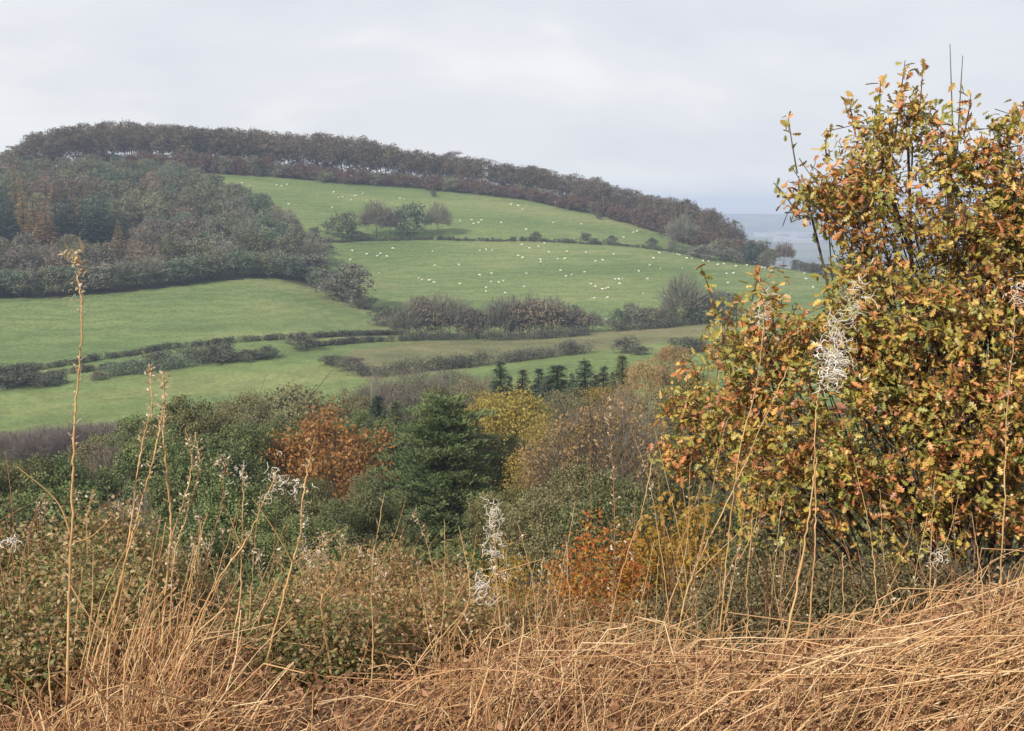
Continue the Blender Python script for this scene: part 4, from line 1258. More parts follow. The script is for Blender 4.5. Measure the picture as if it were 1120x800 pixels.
LOBED = lobed_leaf()
OD = 8.3
PXM = FPX / OD
BL = [(1000, 250, 95, 0), (1080, 265, 88, .2), (930, 222, 56, -.1), (884, 222, 32, 0), (962, 165, 44, 0), (992, 128, 24, 0), (1102, 200, 42, .2), (1110, 345, 115, .3), (1000, 360, 98, -.2), (938, 330, 55, -.2),
      (930, 430, 88, -.3), (856, 372, 44, -.3), (822, 352, 34, -.2), (808, 424, 54, -.2), (862, 482, 78, -.3), (785, 488, 52, .2), (745, 495, 34, .4), (1010, 480, 108, -.2), (1100, 470, 108, 0), (930, 545, 70, -.2),
      (1020, 555, 60, 0), (1098, 552, 56, .1), (835, 545, 50, 0), (760, 446, 30, .3), (1160, 420, 140, .4), (1190, 270, 100, .4), (800, 395, 30, 0), (1040, 185, 34, .1), (1100, 150, 16, .1)]
g = G(410)
obase = spot(1075, OD + .25, 650)
LEAF, WOOD = Bag(), Bag()
fork = obase + np.array((0.05, 0, 0.55))
tube1(WOOD, curve_pts([obase + (0, 0, -.2), obase + (0.02, 0, .3), fork], 5), 0.085, 0.06, 8, .4)
cl_C, cl_D, cl_k = [], [], []
for k, (u, v, rp, dd) in enumerate(BL):
    c = at(u, v, OD + dd)
    r = rp / PXM
    s = fork if k % 3 else obase + np.array((0.12 * g.normal(), 0.1 * g.normal(), 0.1))
    mid = s * .5 + c * .5 + np.array((0.12 * g.normal(), .15 * g.normal(), -0.10))
    limb = curve_pts([s, mid, c], 10)
    tube1(WOOD, limb, 0.030 if rp > 60 else 0.020, 0.008, 6, g.random())
    n = int(14 + 0.0165 * rp * rp * (.8 if v < 200 else 1))
    d = rand_dirs(n, g)
    d[:, 2] += 0.15
    d[:, 1] -= 0.35          # more of the leafage on the open, sunny side
    d = unit(d)
    P = c + d * r * np.array((1, .85, 1)) * (0.25 + 0.80 * g.random(n) ** .7)[:, None]
    ns = max(3, n // 5)                        # rosettes bunch into sprays, with gaps between
    P = P[g.integers(0, ns, n)] * .8 + P * .2 + g.normal(size=(n, 3)) * np.array((.085, .085, .07))
    nb = max(4, n // 7)
    for j in g.choice(n, nb, replace=False):
        b0 = limb[g.integers(5, 10)]
        m = (b0 + P[j]) / 2 + g.normal(size=3) * 0.05
        tube1(WOOD, curve_pts([b0, m, P[j]], 5), 0.007, 0.003, 4, g.random())
    cl_C.append(P)
    cl_D.append(d)
P = np.concatenate(cl_C)
Dd = np.concatenate(cl_D)
tone = g.random(len(P))
for j in range(len(P)):      # every leaf rosette sits on a short twig
    e0 = P[j] - Dd[j] * .16 + g.normal(size=3) * .05
    tube1(WOOD, [e0, (e0 + P[j]) / 2 + g.normal(size=3) * .012, P[j]], 0.0035, 0.0018, 3, g.random())
per = 13
n = len(P) * per
C = np.repeat(P, per, 0) + g.normal(size=(n, 3)) * 0.042
out = np.repeat(Dd, per, 0)
D = out * .5 + rand_dirs(n, g) * .9 + np.array((0, 0, -.15))
N = out * .5 + np.array((0, -.15, .7)) + g.normal(size=(n, 3)) * .5
S = 0.055 * (0.5 + 0.8 * g.random(n))
A = np.clip(np.repeat(tone, per) * .78 + g.random(n) * .28 - .03, 0, 1)
big_leaves(LEAF, C, D, N, S, A, LOBED)
shoots = [[(1043, 175), (1041, 110), (1039, 48)], [(1047, 165), (1050, 110), (1053, 61)], [(1054, 150), (1060, 120), (1062, 102)], [(979, 150), (985, 105), (990, 66)], [(1000, 152), (1006, 118), (1010, 66)], [(1012, 165), (1024, 145), (1030, 128)],
          [(992, 150), (998, 120), (1004, 96)], [(872, 190), (866, 155), (862, 128)], [(936, 150), (932, 128), (929, 110)], [(962, 140), (962, 112), (963, 88)], [(1100, 165), (1106, 140), (1108, 118)], [(1104, 160), (1112, 128), (1125, 122)],
          [(1062, 190), (1068, 165), (1075, 150)], [(784, 350), (776, 318), (766, 290)], [(822, 330), (828, 305), (826, 296)], [(876, 240), (860, 216), (846, 200)], [(1076, 180), (1082, 160), (1084, 152)], [(905, 180), (903, 160), (905, 146)]]
for k, sh in enumerate(shoots):
    pts = curve_pts([at(u, v, OD + .05) for u, v in sh], 10)
    tube1(WOOD, pts, 0.006, 0.0022, 4, .3 + .5 * g.random())
    m = 7 if k in (0, 1) else 14 if k == 15 else 15
    f = g.integers(1 if k else 1, 10 if k > 1 else 6, m)
    Cc = pts[f] + g.normal(size=(m, 3)) * .02
    big_leaves(LEAF, Cc, rand_dirs(m, g) + np.array((0, 0, .35)), rand_dirs(m, g) + np.array((0, -.4, .4)), 0.045 + 0.035 * g.random(m), g.choice([.12, .2, .3, .42, .95], m), LOBED)
M['oak_bark'] = leaf_mat('oak_bark', [(0.055, 0.045, 0.036), (0.13, 0.105, 0.085)], 0, 0.85)
e = thing('oak_tree', 'bushy young oak with lobed orange, gold and olive leaves at the right', 'tree', obase)
obj('trunk', WOOD.mesh('oak_wood', [M['oak_bark']], True, obase), e)
obj('crown', LEAF.mesh('oak_leaves', [M['oak']], False, obase), e)


# ------------------------------------------------------------------ brambles, shrubs and saplings close by
def shrub(name, label, cat, u, vtop, d, wpx, n, size, mat, seed, deep=None, canes=14, cane_mat='brown_twig', group=None, z0=0.0, per=7, sig=.05, wide=1.0, dens=2.4):
    if mat == 'dull_scrub':
        dens, canes = 1.6, canes + 30
    if mat.startswith('bramble'):
        dens, canes = 3.8, canes + 34
    g = G(seed)
    b0 = spot(u, d, 600)
    H = max(d * ray(u, vtop)[1] - b0[2], 0.3) * .95
    W = wpx * d / FPX / 2
    Dp = deep or W * .8
    lob = [(0, 0, H * .5, W * .75, Dp * .8, H * .48)]
    for k in range(9):
        a = k * 2.4 + g.random()
        lob.append((math.cos(a) * W * .62, math.sin(a) * Dp * .6, H * (.3 + .38 * g.random()), W * .4, Dp * .4, H * .33))
    b = crown_bag(seed, lob, int(n * dens), per, size, OVAL * np.array((wide, 1, 1)), sig, .4, (.35, 1.05), .45)
    s = Bag()
    for k in range(canes * 2):
        a = g.random() * 6.28
        l = g.random() ** .5
        e = np.array((math.cos(a) * W * l, math.sin(a) * Dp * l, H * (.6 + .65 * g.random() ** 2)))
        if g.random() < .3:
            e[2] = H * (.2 + .5 * g.random())
        m = np.array((e[0] * .4, e[1] * .4, e[2] * .75))
        tube1(s, curve_pts([(e[0] * .15, e[1] * .15, -.12), m, e], 8), 0.0042, 0.0013, 4, g.random())
    th_ = thing(name, label, cat, b0, group)
    obj('stem', s.mesh(name + '_stem', [M[cane_mat]], True), th_)
    obj('crown', b.mesh(name + '_crown', [M[mat]]), th_)
    return th_


shrub('bramble_bush', 'olive and rust bramble bush at the left edge behind the tallest stem', 'bush', 20, 568, 6.3, 330, 900, .024, 'bramble', 501, 1.0, 26)
shrub('bramble_bush', 'brambles between the tallest stem and the twin stems', 'bush', 165, 622, 6.8, 270, 640, .024, 'bramble', 502, .9, 22)
shrub('bramble_bush', 'low brambles below the tangled seedhead stems', 'bush', 290, 668, 6.6, 240, 520, .024, 'bramble_rust', 503, .8, 16)
shrub('bramble_bush', 'broad mound of rusty brambles in the middle of the near slope', 'bush', 415, 622, 7.6, 290, 1000, .024, 'bramble_rust', 504, 1.2, 26)
shrub('bramble_bush', 'smaller bramble mound joining the golden sapling', 'bush', 505, 662, 8.2, 190, 460, .024, 'bramble_rust', 505, 1.0, 18)
shrub('bramble_bush', 'low brambles at the bottom left corner', 'bush', 10, 640, 5.0, 300, 600, .021, 'bramble', 521, .7, 20)
shrub('bramble_bush', 'low brambles between the left stem clump and the thick white-down stem', 'bush', 300, 694, 5.0, 260, 520, .021, 'bramble', 522, .6, 18)
shrub('bramble_bush', 'low brambles right of the thick white-down stem', 'bush', 425, 680, 5.5, 260, 560, .021, 'bramble_rust', 523, .6, 18)
shrub('bramble_bush', 'olive bramble bush cut off by the left edge of the photo', 'bush', -95, 575, 6.4, 260, 480, .024, 'bramble', 524, .9, 14)
shrub('gold_sapling', 'small golden-leaved sapling left of the red one', 'sapling', 545, 572, 12, 120, 420, .042, 'gold_leaf', 506, .55, 10, per=6, sig=.06)
shrub('red_sapling', 'bright red and orange sapling in the middle of the near slope', 'sapling', 648, 545, 14, 130, 640, .045, 'sapling', 507, .6, 12, per=7, sig=.07)
shrub('dull_bush', 'dull grey-green bush between the red sapling and the oak', 'bush', 735, 600, 10.5, 130, 520, .032, 'dull_scrub', 508, .6, 16)
shrub('dull_bush', 'dark dull scrub under the lower left of the oak', 'bush', 850, 608, 7.7, 200, 900, .024, 'dull_scrub', 509, .6, 22)
shrub('dull_bush', 'dark dull scrub under the middle of the oak', 'bush', 955, 604, 7.8, 200, 900, .024, 'dull_scrub', 510, .6, 22)
shrub('dull_bush', 'dark dull scrub under the right side of the oak', 'bush', 1065, 596, 7.9, 210, 800, .024, 'dull_scrub', 511, .6, 18)
shrub('bramble_bush', 'thin yellowing brambles in front of the red sapling', 'bush', 630, 650, 8.6, 200, 330, .024, 'bramble_rust', 512, .8, 24)
shrub('hazel_bush', 'yellow-green bush behind the stems left of the oak', 'bush', 735, 520, 15, 130, 520, .075, 'gold_leaf', 513, .7, 16, 'brown_twig', per=6, sig=.08)
shrub('dull_bush', 'olive bush below the yellow-green bush left of the oak', 'bush', 690, 590, 18, 110, 420, .09, 'sage', 514, .7, 10)
shrub('dull_bush', 'olive scrub behind the bramble mound under the pine', 'bush', 450, 590, 20, 190, 600, .10, 'ivy_olive', 515, 1.2, 16, sig=.12)
shrub('dull_bush', 'green scrub behind the tangled seedhead stems', 'bush', 330, 590, 20, 170, 520, .10, 'yew', 516, 1.2, 16, sig=.12)
shrub('dull_bush', 'olive scrub behind the left brambles', 'bush', 180, 580, 18, 210, 600, .09, 'ivy_olive', 517, 1.2, 16, sig=.12)

# ------------------------------------------------------------------ dry grass and bracken (nobody could count these)
def top_row(u):
    return np.interp(u, [0, 60, 150, 220, 300, 400, 500, 600, 700, 800, 900, 1000, 1060, 1120], [785, 765, 680, 700, 765, 758, 736, 716, 728, 738, 722, 696, 668, 640])


def sward(n, seed, dmin, dmax, lens, rad, lean, right_bias, keep_fn):
    g = G(seed)
    d = dmin + (dmax - dmin) * g.random(n) ** .8
    u = g.uniform(-190, 1310, n)
    k = keep_fn(u, d, g)
    u, d = u[k], d[k]
    n = len(u)
    az_ = np.arctan2((u - 560), FPX)
    B0 = np.stack([d * np.sin(az_), d * np.cos(az_), np.zeros(n)], -1)
    B0[:, 2] = ground(B0[:, 0], B0[:, 1]) - .02
    L = lens[0] + (lens[1] - lens[0]) * g.random(n) ** 1.5
    a = g.random(n) * 2 * math.pi
    clump = np.sin(B0[:, 0] * 3.1 + 1.7 * np.sin(B0[:, 1] * 2.3)) * 1.6 + np.sin(B0[:, 1] * 4.0 + B0[:, 0]) * 1.2
    a = np.where(g.random(n) < .55, clump + g.normal(0, .5, n), a)
    rb = np.interp(u, [0, 500, 800, 1120], right_bias)
    hx = np.cos(a) * lean + rb * (0.5 + g.random(n) * .8)
    hy = np.sin(a) * lean
    up = 0.6 + 1.1 * g.random(n)
    D = unit(np.stack([hx, hy, up], -1))
    bend = g.normal(size=(n, 3)) * .26 + np.array((0, 0, -.30)) * (0.2 + g.random(n))[:, None]
    t = np.linspace(0, 1, 6)
    Pp = B0[:, None] + L[:, None, None] * (D[:, None] * t[None, :, None] + bend[:, None] * (t ** 2)[None, :, None] * .5)
    Pp += g.normal(size=Pp.shape) * 0.006 * t[None, :, None]
    tk = g.uniform(.3, .85, n)                      # many haulms are snapped over
    kd = np.stack([g.normal(size=n), g.normal(size=n), -.1 - .6 * g.random(n)], -1) * (g.random(n) < .4)[:, None]
    Pp += (np.clip(t[None] - tk[:, None], 0, 1) * L[:, None])[:, :, None] * kd[:, None]
    gz = ground(Pp[:, :, 0], Pp[:, :, 1])
    Pp[:, :, 2] = np.maximum(Pp[:, :, 2], gz + 0.01)
    # keep the sward under its ragged top edge
    f = Pp[:, :, 1] * CP - Pp[:, :, 2] * SP
    pv_ = 400 - FPX * (Pp[:, :, 1] * SP + Pp[:, :, 2] * CP) / f
    pu_ = 560 + FPX * Pp[:, :, 0] / f
    ok = pv_.min(1) > top_row(pu_.mean(1)) - 6 - np.interp(pu_.mean(1), [0, 430, 560], [45, 38, 52]) * g.random(n) ** 2.2
    Pp = Pp[ok]
    n = len(Pp)
    R = (rad[0] + (rad[1] - rad[0]) * g.random(n) ** 2)[:, None] * np.linspace(1, .45, 6)[None]
    return tubes(Pp, R, 3), np.repeat(np.clip(g.random(n) * .8 + .2 * g.random(n), 0, 1), 18)


def keep(u, d, g):
    p = np.interp(u, [0, 50, 110, 230, 330, 420, 520, 1120], [.6, .65, .95, .9, .75, .8, 1, 1])
    return g.random(len(u)) < p


b = Bag()
(V, Q), A = sward(18500, 601, 3.0, 7.6, (.2, .62), (.0014, .0034), .62, [.15, .3, .45, .6], keep)
b.add(V, Q, None, A)
(V, Q), A = sward(5700, 602, 3.2, 6.4, (.45, 1.1), (.0022, .0050), .38, [.25, .4, .6, .75], keep)
b.add(V, Q, None, A)
# tangled haulms lying on the right-hand bank
g = G(606)
n = 620
u0 = g.uniform(640, 1130, n)
d0 = g.uniform(3.6, 6.8, n)
a_ = np.arctan2(u0 - 560, FPX)
B0 = np.stack([d0 * np.sin(a_), d0 * np.cos(a_), np.zeros(n)], -1)
L = g.uniform(.5, 1.2, n)
ang = g.normal(.82, .33, n)
Dv = np.stack([np.cos(ang), g.normal(0, .35, n), np.sin(ang)], -1)
t = np.linspace(0, 1, 7)
Pp = B0[:, None] + L[:, None, None] * Dv[:, None] * t[None, :, None]
hgt = g.uniform(.02, .22, n)
Pp[:, :, 2] = ground(B0[:, 0], B0[:, 1])[:, None] + hgt[:, None] + L[:, None] * np.sin(ang)[:, None] * (t[None] * .95 - .18 * t[None] ** 2)
Pp += np.cumsum(g.normal(size=Pp.shape) * .014, 1)
f = Pp[:, :, 1] * CP - Pp[:, :, 2] * SP
pv_ = 400 - FPX * (Pp[:, :, 1] * SP + Pp[:, :, 2] * CP) / f
pu_ = 560 + FPX * Pp[:, :, 0] / f
ok = (pv_ > top_row(pu_) - 12).all(1)
Pp = Pp[ok]
n = len(Pp)
V, Q = tubes(Pp, g.uniform(.0022, .0048, n)[:, None] * np.linspace(1, .5, 7)[None], 4)
b.add(V, Q, None, np.repeat(.35 + .65 * g.random(n), 28))
# snapped upright stalks
g = G(608)
n = 1700
u0 = np.where(g.random(n) < .8, g.uniform(420, 1140, n), g.uniform(60, 230, n))
d0 = g.uniform(3.7, 6.2, n)
a_ = np.arctan2(u0 - 560, FPX)
B0 = np.stack([d0 * np.sin(a_), d0 * np.cos(a_), np.zeros(n)], -1)
B0[:, 2] = ground(B0[:, 0], B0[:, 1]) - .02
L = g.uniform(.2, .75, n)
Dv = unit(np.stack([g.normal(.28, .42, n), g.normal(0, .3, n), np.ones(n)], -1))
t = np.linspace(0, 1, 7)
Pp = B0[:, None] + L[:, None, None] * Dv[:, None] * t[None, :, None]
tk = g.uniform(.4, .95, n)
kd = np.stack([g.normal(.3, .8, n), g.normal(0, .6, n), -1.2 * g.random(n)], -1) * (g.random(n) < .6)[:, None]
Pp += (np.clip(t[None] - tk[:, None], 0, 1) * L[:, None])[:, :, None] * kd[:, None]
Pp += np.cumsum(g.normal(size=Pp.shape) * .006, 1)
f = Pp[:, :, 1] * CP - Pp[:, :, 2] * SP
pv_ = 400 - FPX * (Pp[:, :, 1] * SP + Pp[:, :, 2] * CP) / f
pu_ = 560 + FPX * Pp[:, :, 0] / f
ok = (pv_ > top_row(pu_) - 72 * g.random(n)[:, None]).all(1)
Pp = Pp[ok]
n = len(Pp)
V, Q = tubes(Pp, g.uniform(.0018, .0042, n)[:, None] * np.linspace(1, .5, 7)[None], 4)
b.add(V, Q, None, np.repeat(.3 + .7 * g.random(n), 28))
tag(obj('dry_grass', b.mesh('dry_grass', [M['straw']])), 'tangle of dry orange straw and grass haulms along the near bank', 'dry grass', kind='stuff')
# dead bracken and leaf crumbs beneath the straw
g = G(603)
n = 72000
d0 = 3.0 + 5.2 * g.random(n) ** .8
u0 = g.uniform(-190, 1310, n)
k = keep(u0, d0, g)
u0, d0 = u0[k], d0[k]
n = len(u0)
a_ = np.arctan2(u0 - 560, FPX)
C = np.stack([d0 * np.sin(a_), d0 * np.cos(a_), np.zeros(n)], -1)
C[:, 2] = ground(C[:, 0], C[:, 1]) + .26 * g.random(n) ** 1.3
f = C[:, 1] * CP - C[:, 2] * SP
vv = 400 - FPX * (C[:, 1] * SP + C[:, 2] * CP) / f
ok = vv > top_row(u0) - 20
C = C[ok]
n = len(C)
b = Bag()
leaves(b, C, rand_dirs(n, g) + np.array((0.3, 0, .1)), rand_dirs(n, g) + np.array((0, 0, .5)), .014 + .032 * g.random(n) ** 2, RHOMB * np.array((.7, 1, 1.5)), g.random(n))
tag(obj('dead_bracken', b.mesh('dead_bracken', [M['bracken']])), 'crumpled red-brown dead bracken under the straw', 'bracken', kind='stuff')


# ------------------------------------------------------------------ tall dead stems, each one its own thing
def curl(bag, p, g, length, r=0.0014, turn=.55, n=10, d0=None):
    d = rand_dirs(1, g)[0] if d0 is None else unit(np.asarray(d0, float))
    ax = rand_dirs(1, g)[0]
    pts = [p]
    th_ = turn * (.5 + g.random()) * g.choice((-1, 1))
    for k in range(n - 1):
        c, s = math.cos(th_), math.sin(th_)
        d = d * c + np.cross(ax, d) * s + ax * np.dot(ax, d) * (1 - c)
        d = unit(d + g.normal(size=3) * .08)
        pts.append(pts[-1] + d * length / n)
    tube1(bag, pts, r, r * .5, 4, g.random())


def fluff(bag, line, g, n, length, r=.0014, spread=.012, turn=.55):
    r *= 0.55
    n = int(n * 1.15)
    spread *= 1.15
    line = curve_pts(line, 30)
    for k in range(n):
        curl(bag, line[g.integers(0, 30)] + g.normal(size=3) * spread, g, length * (.4 + .9 * g.random()), r * (.6 + .8 * g.random()), turn)


def stem(label, px, d, r=.0045, mat='tan_twig', heads=(), branches=(), buds=0, lean=.0, seed=0, group=None, name='dead_willowherb', bud_from=.0, bud_to=.5):
    """px: photo polyline, top first; the foot is carried down to the ground"""
    g = G(1000 + seed)
    r *= 0.78
    n = len(px)
    pts = [at(u, v, d + lean * (1 - i / max(n - 1, 1)) + .02 * g.normal()) for i, (u, v) in enumerate(px)]
    gz = float(ground(pts[-1][0], pts[-1][1]))
    if pts[-1][2] > gz:
        dx = (pts[-1] - pts[-2])
        k = (pts[-1][2] - gz) / max(abs(dx[2]), .05)
        foot = pts[-1] + np.array((dx[0] * min(k, 1.0) * .6, dx[1] * min(k, 1) * .6, 0))
        foot[2] = float(ground(foot[0], foot[1])) - .03
        pts.append(foot)
    base = pts[-1].copy()
    base[2] = float(ground(base[0], base[1]))
    th_ = thing(name, label, 'dry stem', base, group)
    b = Bag()
    line = curve_pts(pts[::-1], 8 * len(pts))
    line[1:-1] += g.normal(size=(len(line) - 2, 3)) * .0016
    R = np.linspace(r, r * .42, len(line)) * (1 + .12 * g.random(len(line)))
    R[5::6] *= 1.3                                  # leaf-scar nodes
    V, Q = tubes(line[None], R[None], 6)
    b.add(V, Q, None, np.clip(np.repeat(.55 + .25 * np.sin(np.arange(len(line)) * .35 + seed) + .2 * g.random(len(line)), 6), 0, 1))
    for br in branches:
        bb = Bag()
        tube1(bb, curve_pts([at(u, v, d + lean * .5) for u, v in br], 10), r * .6, r * .28, 5, g.random())
        obj('side_stem', bb.mesh('side_stem', [M[mat]], True, base), th_)
    if buds:
        bb = b
        m = buds
        f = (len(line) - 1 - (len(line) - 1) * (bud_from + (bud_to - bud_from) * g.random(m))).astype(int)
        C = line[f] + g.normal(size=(m, 3)) * .003
        sd = rand_dirs(m, g)
        sd[:, 2] = .5 + .3 * g.random(m)
        for c, s_ in zip(C, unit(sd)):
            l = .012 + .016 * g.random()
            tube1(bb, [c, c + s_ * l * .6, c + s_ * l + np.array((0, 0, -.002))], .0011, .0016, 3, g.random(), 1)
        leaves(bb, C + unit(sd) * .010, sd, rand_dirs(m, g), .007 + .008 * g.random(m), RHOMB, .5 + .5 * g.random(m), 1)
    obj('stem', b.mesh('stem', [M[mat], M['dry_leaf']], True, base), th_)
    for hd in heads:
        hb = Bag()
        fluff(hb, [at(u, v, d + lean) for u, v in hd['line']], g, hd.get('n', 30), hd.get('len', .07), hd.get('r', .0016), hd.get('spread', .012), hd.get('turn', .55))
        if hd.get('straps'):
            m = hd['straps']
            c0 = at(*hd['line'][0], d + lean)
            leaves(hb, np.repeat(c0[None], m, 0) + g.normal(size=(m, 3)) * .01, rand_dirs(m, g) * np.array((1.2, .6, .8)), rand_dirs(m, g), .05 * (.6 + .6 * g.random(m)), RHOMB * np.array((.42, 1, 3)), g.random(m))
        if hd.get('flakes'):
            m = hd['flakes']
            ln = curve_pts([at(u, v, d + lean) for u, v in hd['line']], 30)
            leaves(hb, ln[g.integers(0, 30, m)] + g.normal(size=(m, 3)) * hd.get('spread', .012), rand_dirs(m, g), rand_dirs(m, g), .010 + .014 * g.random(m), RHOMB * np.array((.8, 1, 2)), g.random(m))
        obj('seed_head', hb.mesh('seed_head', [M[hd.get('mat', 'fluff')]], True, base), th_)
    return th_


stem('tallest dead stem, at the far left, with a star of dry straps on top', [(84, 300), (89, 332), (88, 390), (82, 450), (80, 500), (79, 560), (76, 640), (74, 720), (72, 800)], 4.1, .0058, heads=(
    {'line': [(80, 277), (86, 292), (88, 320)], 'n': 34, 'len': .035, 'mat': 'dry_leaf', 'straps': 12, 'flakes': 40, 'spread': .010}, {'line': [(88, 326), (88, 342)], 'n': 7, 'len': .07, 'mat': 'dry_leaf', 'spread': .006, 'turn': .7}),
    branches=([(78, 588), (62, 548), (18, 510)], [(79, 594), (100, 587), (122, 566)], [(77, 640), (96, 672), (118, 700)]), buds=60, bud_from=.1, bud_to=.7, seed=1)
stem('left one of the twin tan stems that lean together', [(163, 398), (166, 445), (157, 480), (150, 520), (143, 580), (130, 640), (105, 720), (85, 800)], 4.2, .0048, buds=64, seed=2, heads=({'line': [(163, 396), (164, 420)], 'n': 12, 'len': .03, 'mat': 'dry_leaf', 'flakes': 10},))
stem('right one of the twin tan stems that lean together', [(181, 432), (176, 462), (168, 500), (152, 560), (140, 604), (122, 680), (98, 800)], 4.15, .0048, buds=56, seed=3)
stem('kinked tan stem with the reddish top, right of the twin stems', [(178, 408), (180, 440), (179, 480), (184, 530), (187, 580), (182, 640), (176, 720), (168, 800)], 4.3, .0055, buds=60, seed=4, heads=({'line': [(176, 404), (180, 424)], 'n': 16, 'len': .035, 'mat': 'dry_leaf', 'flakes': 12},))
stem('curved stem with side bristles, left of the bristly pair', [(203, 468), (210, 508), (200, 552), (188, 590), (180, 660), (172, 760)], 4.3, .0038, buds=60, bud_to=.75, seed=5)
stem('curved stem with side bristles, right of the bristly pair', [(213, 474), (218, 510), (206, 560), (190, 612), (186, 700), (182, 790)], 4.35, .0038, buds=60, bud_to=.75, seed=6, heads=({'line': [(214, 476), (217, 495)], 'n': 12, 'len': .03, 'mat': 'dry_leaf', 'flakes': 8},))
stem('slender bristly stem with a pale tuft, standing over dark evergreens', [(247, 505), (241, 560), (225, 610), (205, 660), (180, 715), (160, 790)], 4.3, .0034, 'brown_twig', buds=60, bud_to=.8, seed=7, heads=({'line': [(244, 500), (247, 514)], 'n': 16, 'len': .03, 'mat': 'dry_leaf', 'flakes': 14},))
stem('upright brown stem with a white tuft left of the tangled seedheads', [(265, 512), (266, 550), (264, 600), (262, 660), (246, 740), (232, 800)], 4.3, .0042, buds=20, seed=8, heads=({'line': [(262, 508), (266, 528)], 'n': 12, 'len': .03, 'flakes': 14},), branches=([(264, 600), (250, 562), (244, 552)],))
stem('leaning stem crowned by a tangled white seedhead and a curled loop', [(302, 520), (290, 545), (270, 590), (245, 625), (215, 680), (190, 740), (168, 800)], 4.2, .0045, seed=9, buds=20, heads=(
    {'line': [(297, 508), (304, 524), (316, 530), (326, 534)], 'n': 36, 'len': .05, 'r': .0024, 'spread': .013}, {'line': [(290, 545), (284, 548)], 'n': 4, 'len': .11, 'r': .0018, 'spread': .004, 'turn': .75}))
stem('thick straight stem with white down hanging along its upper part', [(345, 478), (338, 505), (332, 540), (328, 585), (320, 616), (300, 690), (286, 755), (274, 800)], 4.1, .0052, seed=10, buds=24, heads=({'line': [(329, 540), (333, 570), (336, 605)], 'n': 14, 'len': .04, 'r': .0016, 'spread': .010},),
     branches=([(320, 616), (300, 580), (276, 545)], [(321, 616), (350, 598), (380, 575)]))
stem('brown branching stem over the bramble mound left side', [(378, 604), (362, 640), (352, 655), (355, 690), (363, 740), (372, 800)], 4.6, .0050, seed=11, branches=([(352, 655), (345, 622), (338, 605)], [(353, 660), (318, 628), (300, 612)], [(357, 700), (345, 720), (318, 745)]), heads=({'line': [(340, 606), (346, 618)], 'n': 10, 'len': .04, 'mat': 'dry_leaf', 'flakes': 14},))
stem('stem with a column of white down and a pale ring, before the golden sapling', [(537, 556), (541, 600), (545, 660), (552, 720), (560, 795)], 4.6, .0040, seed=12, heads=(
    {'line': [(537, 550), (540, 585), (538, 615)], 'n': 90, 'len': .055, 'r': .0022, 'spread': .016}, {'line': [(528, 622), (526, 640), (533, 652)], 'n': 26, 'len': .11, 'r': .0024, 'spread': .008, 'turn': .62}),
    branches=([(544, 640), (530, 660), (528, 635)], [(545, 626), (566, 620), (592, 612)]))
stem('thin gold stem right of the white-down stem', [(566, 572), (575, 605), (583, 640), (590, 720), (592, 790)], 4.7, .0028, seed=13)
stem('pair-standing thin stem left of the red sapling, left one', [(598, 612), (601, 640), (606, 700), (610, 780)], 4.9, .0026, seed=14)
stem('pair-standing thin stem left of the red sapling, right one', [(604, 612), (606, 640), (614, 690), (624, 780)], 4.9, .0026, seed=15)
stem('tall red-brown stem with clinging dry flakes, in front of the russet birch', [(662, 432), (668, 480), (672, 560), (671, 640), (668, 720), (666, 795)], 4.6, .0040, 'brown_twig', seed=16, buds=90, bud_to=.8)
stem('pale forked stem right of the red sapling', [(713, 506), (702, 560), (688, 600), (674, 650), (655, 740), (640, 800)], 4.5, .0036, seed=17, branches=([(675, 646), (655, 610), (634, 566)], [(660, 720), (650, 690), (640, 660)]))
stem('bushy tan stem fanning into many branches left of the oak', [(862, 402), (840, 450), (805, 530), (775, 590), (752, 645), (740, 700), (726, 760), (716, 800)], 4.7, .0050, seed=18,
     branches=([(752, 645), (742, 580), (716, 470)], [(756, 634), (750, 560), (742, 500)], [(760, 625), (775, 560), (792, 470), (804, 452)], [(757, 632), (790, 600), (826, 566)], [(748, 660), (735, 600), (722, 560)], [(765, 612), (772, 570), (768, 520)], [(740, 690), (765, 680), (792, 655)]), buds=10)
stem('pale thin stem in front of the dark scrub left of the oak trunk', [(824, 540), (821, 590), (817, 640), (818, 680), (811, 735), (806, 800)], 4.6, .0034, seed=19, heads=({'line': [(824, 538), (822, 552)], 'n': 8, 'len': .03, 'mat': 'dry_leaf'},))
stem('long slim stem topped by a tumbling white seedhead before the oak', [(897, 418), (892, 460), (891, 520), (892, 570), (890, 620), (884, 690), (874, 760), (868, 800)], 4.2, .0042, seed=20, heads=(
    {'line': [(943, 314), (930, 340), (915, 368), (912, 395)], 'n': 110, 'len': .075, 'r': .0020, 'spread': .020, 'turn': .5}, {'line': [(908, 380), (912, 400), (906, 414)], 'n': 120, 'len': .065, 'r': .0030, 'spread': .022}))
stem('thick pale stem crossing the long slim one, leaning right', [(893, 500), (885, 560), (870, 650), (850, 740), (832, 800)], 4.0, .0058, seed=21)
stem('bent thin stem rising from the scrub left of the oak', [(770, 600), (782, 625), (796, 680), (805, 745), (808, 800)], 4.8, .0034, seed=22)
stem('stem with a small white seedhead over the left oak shoots', [(838, 330), (834, 365), (828, 420), (812, 480), (800, 560), (790, 660), (780, 790)], 4.6, .0034, seed=23, heads=({'line': [(843, 322), (835, 338), (832, 355)], 'n': 36, 'len': .055, 'r': .0020, 'spread': .014},), buds=20)
stem('tall thin stem with white feathers at the right edge', [(1111, 322), (1108, 380), (1101, 450), (1099, 540), (1095, 620), (1090, 720)], 4.3, .0036, seed=24, heads=({'line': [(1110, 314), (1112, 330)], 'n': 16, 'len': .05, 'r': .0026},), buds=46, bud_to=.7)
